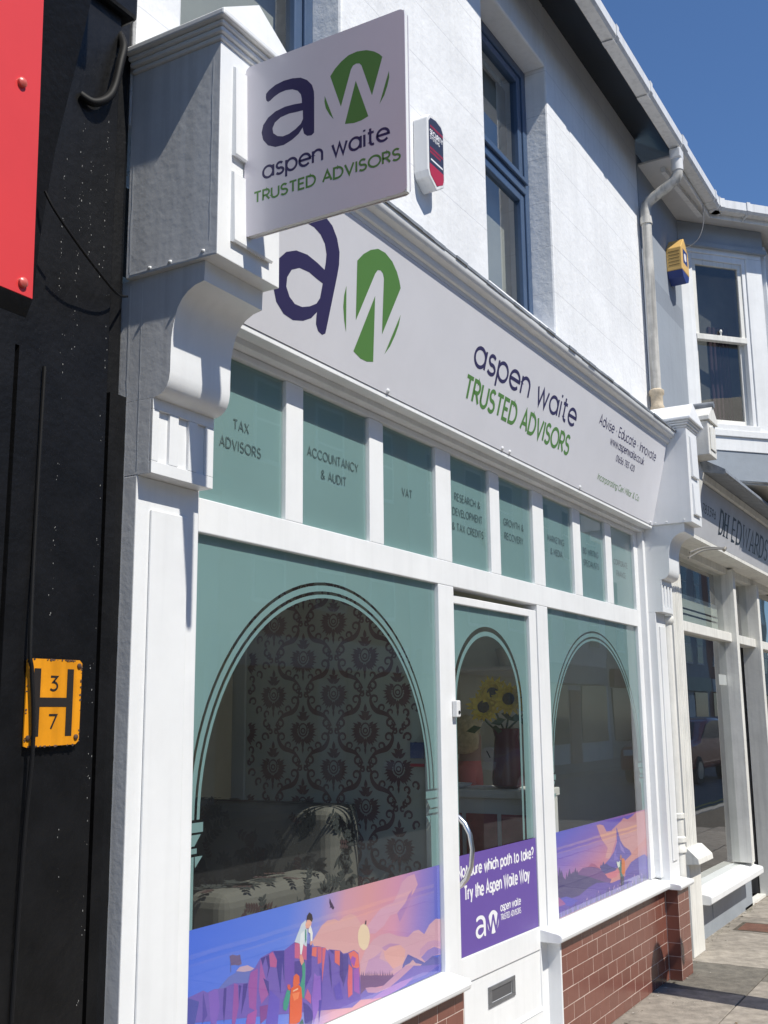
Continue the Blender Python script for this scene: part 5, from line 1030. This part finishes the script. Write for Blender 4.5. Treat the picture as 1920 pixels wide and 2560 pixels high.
for j in range(-6, 11):
    for i in range(-1, 6):
        if (i+j) % 2: continue
        oy, oz = .189+.1545*i, 1.307+.1515*j
        for k, q in enumerate(shapes):
            pts = [(oy+p[0], oz+p[1]) for p in q]
            if all(.075 < p[0] < .952 and .12 < p[1] < 2.64 for p in pts): dm.flat([pts], DF, .0006+.00002*k)
        for k, (q, hw) in enumerate(strokes):
            pts = [(oy+p[0], oz+p[1]) for p in q]
            if all(.08 < p[0] < .948 and .12 < p[1] < 2.64 for p in pts): ribbon(dm, pts, hw, DF, .0004+.00001*k)
dmo = dm.obj('damask_print', M('damask_maroon', (.115, .045, .05), .8), pw, fix=False); T(dmo, kind='stuff')
nt_ = empty('wall_notice', (3.84, .1, 1.3), 'small blue and red notice on the damask wall near the door post', 'notice')
B().box(3.840, 3.844, .068, .130, 1.338, 1.40).obj('blue_panel', M('notice_blue', (.02, .06, .2), .5), nt_); B().box(3.840, 3.844, .068, .130, 1.306, 1.318).obj('red_strip', ARED, nt_)
# sofa with leaf print
so_ = empty('sofa', (3.5, .9, .1), 'cream armchair sofa with dark leaf print behind the large window', 'sofa')
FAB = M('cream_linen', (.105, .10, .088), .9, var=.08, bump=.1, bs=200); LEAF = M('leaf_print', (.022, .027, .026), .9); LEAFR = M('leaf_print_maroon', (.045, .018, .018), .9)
parts = {'backrest': (3.605, 3.835, .35, 1.30, .45, 1.16), 'seat': (2.95, 3.60, .50, 1.25, .30, .60), 'arm': (2.95, 3.60, .34, .52, .12, .93), 'arm.001': (2.95, 3.62, 1.25, 1.45, .12, .955), 'base': (2.98, 3.80, .34, 1.40, .12, .30)}
po = {}
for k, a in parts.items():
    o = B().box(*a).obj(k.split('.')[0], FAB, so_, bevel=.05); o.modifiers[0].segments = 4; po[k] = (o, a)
def sprig(b, fn, cx, cy, sc, kind, rot):
    b.m = 1 if kind == 2 else 0
    if kind == 0:
        for a in (-70, -35, 0, 35, 70): b.flat([drop(cx, cy, rot+a, .075*sc, .013*sc, 5)], fn, .0008+.0001*(a % 7))
    else:
        c, s = math.cos(R(rot)), math.sin(R(rot)); ribbon(b, [(cx, cy), (cx+.10*sc*c, cy+.10*sc*s)], .0015, fn, .0006)
        for i in range(5):
            t = .02*sc*(i+1)
            for sg in (-1, 1): b.flat([drop(cx+t*c, cy+t*s, rot+sg*55, .030*sc, .0075*sc, 5)], fn, .0008+.0001*i)
for k, (o, a) in po.items():
    b = B(); rr = random.Random(len(k)+int(a[0]*10))
    for fn, u0, u1, v0, v1 in ((lambda u, v, d=0, X=a[0]: (X-.001-d, u, v), a[2], a[3], a[4], a[5]), (lambda u, v, d=0, Y=a[2]: (u, Y-.001-d, v), a[0], a[1], a[4], a[5]), (lambda u, v, d=0, Z=a[5]: (u, v, Z+.001+d), a[0], a[1], a[2], a[3])):
        n_ = int((u1-u0)*(v1-v0)/.0050)
        for i in range(n_):
            kd = rr.choice((0, 0, 1, 1, 2)); sc = rr.uniform(.6, 1.0); mgn = .055
            if u1-u0 < 2.2*mgn or v1-v0 < 2.2*mgn: continue
            sprig(b, fn, rr.uniform(u0+mgn, u1-mgn), rr.uniform(v0+mgn, v1-mgn), sc, kd, rr.uniform(0, 360))
    if b.f: b.obj('leaf_print', [LEAF, LEAFR], o, fix=False)
# reception desk, vase, sunflowers, tray, person
rc = empty('reception_desk', (5.1, .35, .1), 'white reception desk with red door panels seen through the door glass', 'desk')
DWH = M('desk_white', (.72, .70, .66), .5); B().box(4.965, 5.26, .075, .66, .1, 1.105).obj('carcass', DWH, rc, bevel=.004); B().box(4.945, 5.28, .07, .70, 1.105, 1.145).obj('top', DWH, rc, bevel=.004)
for y in (.085, .275, .465): B().box(4.957, 4.9645, y, y+.165, .2, 1.03).obj('door_panel', M('red_flock', (.34, .05, .055), .8, var=.2, vs_=30), rc)
vx, vy, vz = 5.08, .262, 1.146
va = empty('vase', (vx, vy, vz), 'tall dark red flared vase on the white desk', 'vase')
B().lathe((vx, vy, vz), [(.05, 0), (.078, .016), (.080, .05), (.070, .15), (.062, .25), (.072, .292), (.064, .292), (.05, .17), (0, .04)], 20).obj('body', M('oxblood_glaze', (.11, .014, .028), .25), va, smooth=True)
PET = M('sunflower_petal', (.86, .60, .03), .6, var=.15); SEED = M('sunflower_seed_head', (.035, .022, .012), .9, bump=.5, bs=200); STEM = M('leaf_green', (.06, .11, .03), .7)
for i, (fx, fy, fz, lab) in enumerate(((5.0, .297, 1.611, 'upper'), (4.985, .205, 1.583, 'right'), (4.97, .335, 1.545, 'lower left'), (5.03, .13, 1.60, 'far right'))):
    fo = empty('sunflower', (fx, fy, fz), '%s yellow sunflower with dark centre in the red vase' % lab, 'sunflower', 'sunflowers in the vase'); c = Vector((fx, fy, fz)); nrm = Vector((-1, -.45+.1*i, .1*(i-1))).normalized(); ax = nrm.orthogonal().normalized(); ay = nrm.cross(ax)
    pt = B()
    for ring, (n_, l0, l1, tilt) in enumerate(((17, .026, .086, .016), (15, .025, .075, .03), (11, .024, .062, .045))):
        for k in range(n_):
            a = 2*math.pi*(k+.5*ring)/n_+random.uniform(-.08, .08); d_ = ax*math.cos(a)+ay*math.sin(a); sd = nrm.cross(d_); ll = l1*random.uniform(.85, 1.1)
            pt.face([c+d_*l0-sd*.007, c+d_*(l0+ll)*.55-sd*.0105+nrm*tilt*.5, c+d_*ll+nrm*tilt*random.uniform(-.6, 1), c+d_*(l0+ll)*.55+sd*.0105+nrm*tilt*.5, c+d_*l0+sd*.007])
    pt.obj('petals', PET, fo, fix=False)
    hd_ = B(); hd_.tube([c-nrm*.010, c+nrm*.005, c+nrm*.012, c+nrm*.016], [.027, .031, .022, .006], 16); hd_.obj('seed_head', SEED, fo, smooth=True)
    B().tube(bez([c-nrm*.008, c-nrm*.03+Vector((0, 0, -.06)), Vector((vx, vy+.012*i, 1.40))]), .005, 6).obj('stem', STEM, fo, smooth=True)
    lf = B()
    for s_ in (-1, 1): q = c+Vector((.03, .03*s_, -.10)); lf.face([q, q+Vector((-.02, .03*s_, .01)), q+Vector((-.03, .07*s_, -.02)), q+Vector((-.005, .035*s_, -.03))])
    lf.obj('leaves', STEM, fo, fix=False)
ty = B(); ty.lathe((5.03, .53, 1.146), [(.05, 0), (.075, .010), (.085, .022), (.081, .022), (.05, .007), (0, .005)], 24); T(ty.obj('tray', WHV, smooth=True), 'white round tray on the desk beside the red vase', 'tray')
ck = empty('wall_clock', (6.755, 1.14, 1.25), 'small round white clock with a dark hand on the interior wall', 'clock')
B().prism([(1.139+.052*math.cos(R(a)), 1.247+.052*math.sin(R(a))) for a in range(0, 360, 15)], 6.735, 6.758, 'x').obj('face', WHV, ck)
b = B(); ribbon(b, [(1.125, 1.225), (1.150, 1.272)], .004, lambda u, v, d=0: (6.7345-d, u, v), .0005); b.obj('hand', CAB, ck, fix=False)
sh_ = empty('wall_shelf', (6.7, 1.0, 1.8), 'white wall shelf high on the interior wall', 'shelf'); B().box(6.60, 6.758, .55, 1.35, 1.80, 1.82).obj('board', DWH, sh_)
bk_ = empty('basket', (6.68, .95, 1.82), 'pale woven basket standing on the wall shelf', 'basket'); B().lathe((6.68, .95, 1.821), [(.055, 0), (.07, .06), (.085, .12), (.078, .12), (0, .03)], 18).obj('bowl', M('pale_wicker', (.6, .58, .5), .8, bump=.6, bs=120), bk_, smooth=True)
def person(loc, scale, rotz, label, shirt, trous, hairc):
    pe = empty('person', loc, label, 'person'); pe.rotation_euler = (0, 0, rotz); pe.scale = (scale,)*3
    J = {'pel': (0, 0, .95, .15), 'wai': (0, 0, 1.08, .125), 'che': (0, .0, 1.28, .15), 'nek': (0, 0, 1.46, .062), 'hea': (0, .015, 1.56, .078), 'top': (0, .01, 1.68, .085),
         'shL': (.17, 0, 1.40, .065), 'elL': (.24, .02, 1.14, .046), 'wrL': (.23, .12, .92, .033), 'haL': (.22, .16, .84, .036), 'shR': (-.17, 0, 1.40, .065), 'elR': (-.24, .02, 1.14, .046), 'wrR': (-.23, .12, .92, .033), 'haR': (-.22, .16, .84, .036),
         'hiL': (.09, 0, .90, .105), 'knL': (.10, .02, .50, .066), 'anL': (.10, -.02, .09, .044), 'toL': (.11, .12, .04, .038), 'hiR': (-.09, 0, .90, .105), 'knR': (-.10, .02, .50, .066), 'anR': (-.10, -.02, .09, .044), 'toR': (-.11, .12, .04, .038)}
    Ed = [('pel', 'wai'), ('wai', 'che'), ('che', 'nek'), ('nek', 'hea'), ('hea', 'top')]
    for s in 'LR': Ed += [('che', 'sh'+s), ('sh'+s, 'el'+s), ('el'+s, 'wr'+s), ('wr'+s, 'ha'+s), ('pel', 'hi'+s), ('hi'+s, 'kn'+s), ('kn'+s, 'an'+s), ('an'+s, 'to'+s)]
    ks = list(J); me = bpy.data.meshes.new('body'); me.from_pydata([J[k][:3] for k in ks], [(ks.index(a), ks.index(b)) for a, b in Ed], [])
    o = bpy.data.objects.new('body', me); COL.objects.link(o); o.parent = pe
    md = o.modifiers.new('skin', 'SKIN'); md.use_smooth_shade = True
    for k, v in zip(ks, me.skin_vertices[0].data): v.radius = (J[k][3], J[k][3]*(.78 if k in ('pel', 'wai', 'che') else 1)); v.use_root = (k == 'pel')
    sb = o.modifiers.new('sub', 'SUBSURF'); sb.levels = 1; sb.render_levels = 2
    mm = bpy.data.materials.new('skin_and_clothes'); mm.use_nodes = True; n = mm.node_tree.nodes; l = mm.node_tree.links; tc = n.new('ShaderNodeTexCoord'); sp = n.new('ShaderNodeSeparateXYZ'); l.new(tc.outputs['Object'], sp.inputs[0])
    mr = n.new('ShaderNodeMapRange'); mr.inputs[2].default_value = 1.8; l.new(sp.outputs[2], mr.inputs[0]); cr = n.new('ShaderNodeValToRGB'); cr.color_ramp.interpolation = 'CONSTANT'; e = cr.color_ramp.elements
    e[0].color = (*trous, 1); e[1].position = .53; e[1].color = (*shirt, 1); x = e.new(1.455/1.8); x.color = (.42, .24, .17, 1); l.new(mr.outputs[0], cr.inputs[0]); l.new(cr.outputs[0], n['Principled BSDF'].inputs['Base Color']); n['Principled BSDF'].inputs['Roughness'].default_value = .8
    me.materials.append(mm)
    hb = B(); rr = random.Random(4)
    hb.lathe((0, -.012, 1.50), [(.07, 0), (.115, .04), (.135, .10), (.135, .16), (.115, .215), (.07, .25), (0, .26)], 18)
    hair = hb.obj('hair', M('blond_hair', hairc, .6, var=.3, vs_=20, bump=.8, bs=60), None, smooth=True); hair.parent = pe
    for v in hair.data.vertices:
        f = 1+rr.uniform(-.07, .07); v.co.x *= f; v.co.y = v.co.y*f-.01
        if v.co.y > .06 and v.co.z < 1.66: v.co.y = .06+(v.co.y-.06)*.3
    return pe
person((5.40, .63, .10), .80, R(200), 'person with short blond hair and coral top behind the reception desk', (.72, .16, .13), (.06, .06, .08), (.62, .48, .28))
# ------------------------------------------------------------------ other side of the street, seen in the reflections
opw = [M('terrace_'+k, c, .75, var=.08, streak=.1) for k, c in (('white', (.70, .69, .66)), ('cream', (.58, .52, .42)), ('grey', (.36, .38, .40)), ('brick', (.30, .15, .11)), ('green', (.40, .45, .38)))]
labs = ['white', 'cream', 'grey', 'red brick', 'pale green']; PANED = M('dark_pane', (.03, .035, .045), .12); OPF = M('terrace_trim', (.6, .6, .6), .5)
hprev = {}
for i in range(10):
    x0 = -6+7.2*i; k = i % 5; ho = empty('terraced_house', (x0+3.5, -10.6, 0), '%s terraced house with shop, %s in the row across the street' % (labs[k], ('first', 'second', 'third', 'fourth', 'fifth', 'sixth', 'seventh', 'eighth', 'ninth', 'tenth')[i]), 'house', 'terrace across the street')
    ht = 5.6 if i < 3 else 9.6; B().box(x0, x0+7.15, -16, -10.6, 0, ht).obj('wall', opw[k], ho)
    B().prism([(-16.2, ht+.3), (-13.3, ht+2.0), (-10.3, ht+.3), (-10.3, ht+.1), (-16.2, ht+.1)], x0, x0+7.15).obj('roof', SLATE, ho)
    for wx in (.9, 3.1, 5.3):
        for wz in ((3.6,) if i < 3 else (3.7, 6.5)):
            w_ = B().box(x0+wx, x0+wx+1.1, -10.62, -10.56, wz, wz+1.7).obj('window', OPF, ho); B().box(x0+wx+.08, x0+wx+1.02, -10.56, -10.55, wz+.08, wz+.82).box(x0+wx+.08, x0+wx+1.02, -10.56, -10.55, wz+.88, wz+1.62).obj('pane', PANED, w_)
    B().box(x0+.3, x0+6.8, -10.6, -10.45, 2.5, 3.1).obj('shop_fascia', opw[(k+2) % 5], ho)
    for wx, ww in ((.4, 2.6), (4.3, 2.4)): B().box(x0+wx, x0+wx+ww, -10.6, -10.54, .6, 2.45).obj('shop_window', PANED, ho)
    B().box(x0+3.2, x0+4.1, -10.6, -10.54, .0, 2.3).obj('door', opw[(k+3) % 5], ho)
def car(x, y, label, col):
    c = empty('parked_car', (x, y, -.12), label, 'car'); z = -.12
    side = [(-2.1, .32), (-2.12, .62), (-2.0, .86), (-1.55, .95), (-1.0, 1.02), (-.45, 1.42), (.2, 1.52), (1.2, 1.50), (1.75, 1.30), (1.98, .95), (2.05, .6), (2.0, .32)]
    B().prism([(x+a, z+b_) for a, b_ in side], y-.86, y+.86, 'y').obj('body', M('car_paint_'+str(int(x)), col, .2, coat=.8), c, bevel=.08, smooth=True)
    gl = [(-.88, 1.04), (-.42, 1.38), (.2, 1.46), (1.15, 1.44), (1.62, 1.26), (1.72, 1.02)]
    for s in (-1, 1): B().prism([(x+a, z+b_) for a, b_ in gl], y+s*.855, y+s*.872, 'y').obj('side_window', PANED, c)
    for s, a0, a1 in ((-1, (-1.0, 1.03), (-.47, 1.42)), (1, (1.97, 1.0), (1.76, 1.30))):
        B().face([(x+a0[0]-.02, y-.68, z+a0[1]), (x+a0[0]-.02, y+.68, z+a0[1]), (x+a1[0]-.02*1, y+.6, z+a1[1]), (x+a1[0]-.02, y-.6, z+a1[1])]).obj('windscreen', PANED, c, fix=False)
    for wx in (-1.3, 1.3):
        for s in (-1, 1):
            wh = B().tube([(x+wx, y+s*.70, z+.32), (x+wx, y+s*.88, z+.32)], .32, 20).obj('wheel', M('tyre', (.02, .02, .02), .8), c, smooth=True); B().tube([(x+wx, y+s*.88, z+.32), (x+wx, y+s*.89, z+.32)], .2, 16).obj('rim', STEEL, wh)
    for s in (-.6, .6): B().box(x-2.14, x-2.0, y+s-.16, y+s+.16, z+.66, z+.80).obj('headlight', UPVC, c, bevel=.02)
car(27.5, -5.6, 'red hatchback parked in the road across the street', (.35, .03, .02)); car(38, -7.6, 'silver hatchback parked by the far pavement', (.4, .4, .42)); car(20, -7.7, 'dark blue hatchback parked by the far pavement', (.02, .03, .08))
lp_ = empty('street_lamp', (24, -9.0, 0), 'black street lamp post on the far pavement', 'lamp'); B().tube([(24, -9, 0), (24, -9, 1.2), (24, -9, 1.25), (24, -9, 5.5)], [.10, .09, .06, .045], 12).obj('post', CAB, lp_, smooth=True); B().lathe((24, -9, 5.5), [(.05, 0), (.18, .15), (.2, .45), (.05, .6), (0, .65)], 12).obj('lantern', CAB, lp_, smooth=True)
# added bin on the kerb side of the pavement: unseen, shaped for its shadow
bi = empty('sun_blocker', (6.15, -1.12, 0), 'added unseen shadow-casting bin with hooked arm on the pavement, shadow falling on brown tiles', 'bin')
BLOCKER = M('black_blocker_plastic', (.015, .015, .017), .4)
B().lathe((6.15, -1.12, 0), [(.12, 0), (.125, .03), (.125, 1.38), (.14, 1.39), (.14, 1.43), (.11, 1.49), (.05, 1.54), (0, 1.55)], 20).obj('body', BLOCKER, bi, smooth=30)
B().tube(bez([(6.24, -1.12, 1.40), (6.29, -1.12, 1.475), (6.34, -1.12, 1.49), (6.385, -1.12, 1.46), (6.39, -1.12, 1.41)]), .030, 8).obj('hooked_arm', BLOCKER, bi, smooth=True)

# grit, leaves and weeds gathered where the walls meet the paving
db = B(); rr = random.Random(11)
for i in range(420):
    x = rr.uniform(4.3, 11.0); w0 = -.075 if x < 6.5 else (-.15 if x < 6.75 else (-.06 if x < 7.4 else .03)); y = w0-abs(rr.gauss(0, .035)) if rr.random() < .6 else rr.uniform(-1.6, w0)
    r_ = rr.uniform(.002, .007) if rr.random() < .93 else rr.uniform(.008, .016); a = rr.uniform(0, 6.28); db.m = rr.choice((0, 0, 1, 2)); z = .003
    db.face([(x+r_*math.cos(a+k*1.257)*rr.uniform(.6, 1.2), y+r_*math.sin(a+k*1.257)*rr.uniform(.5, 1), z+rr.uniform(0, r_*.5)) for k in range(5)])
for i in range(60):
    x = rr.choice((7.46, 8.0, 8.9, 9.0, 9.1))+rr.uniform(-.1, .1); y = .02-rr.uniform(0, .03); h = rr.uniform(.01, .04); a = rr.uniform(-.02, .02); db.m = 3; db.face([(x-.002, y, 0), (x+.002, y, 0), (x+a, y-.01, h)])
T(db.obj('paving_debris', [SAND, M('dry_leaf', (.16, .10, .05), .9), M('pale_grit', (.5, .48, .44), .9), M('moss_weed', (.07, .10, .03), .9)], fix=False), 'grit, dry leaves and small weeds along the foot of the walls', 'debris', kind='stuff')
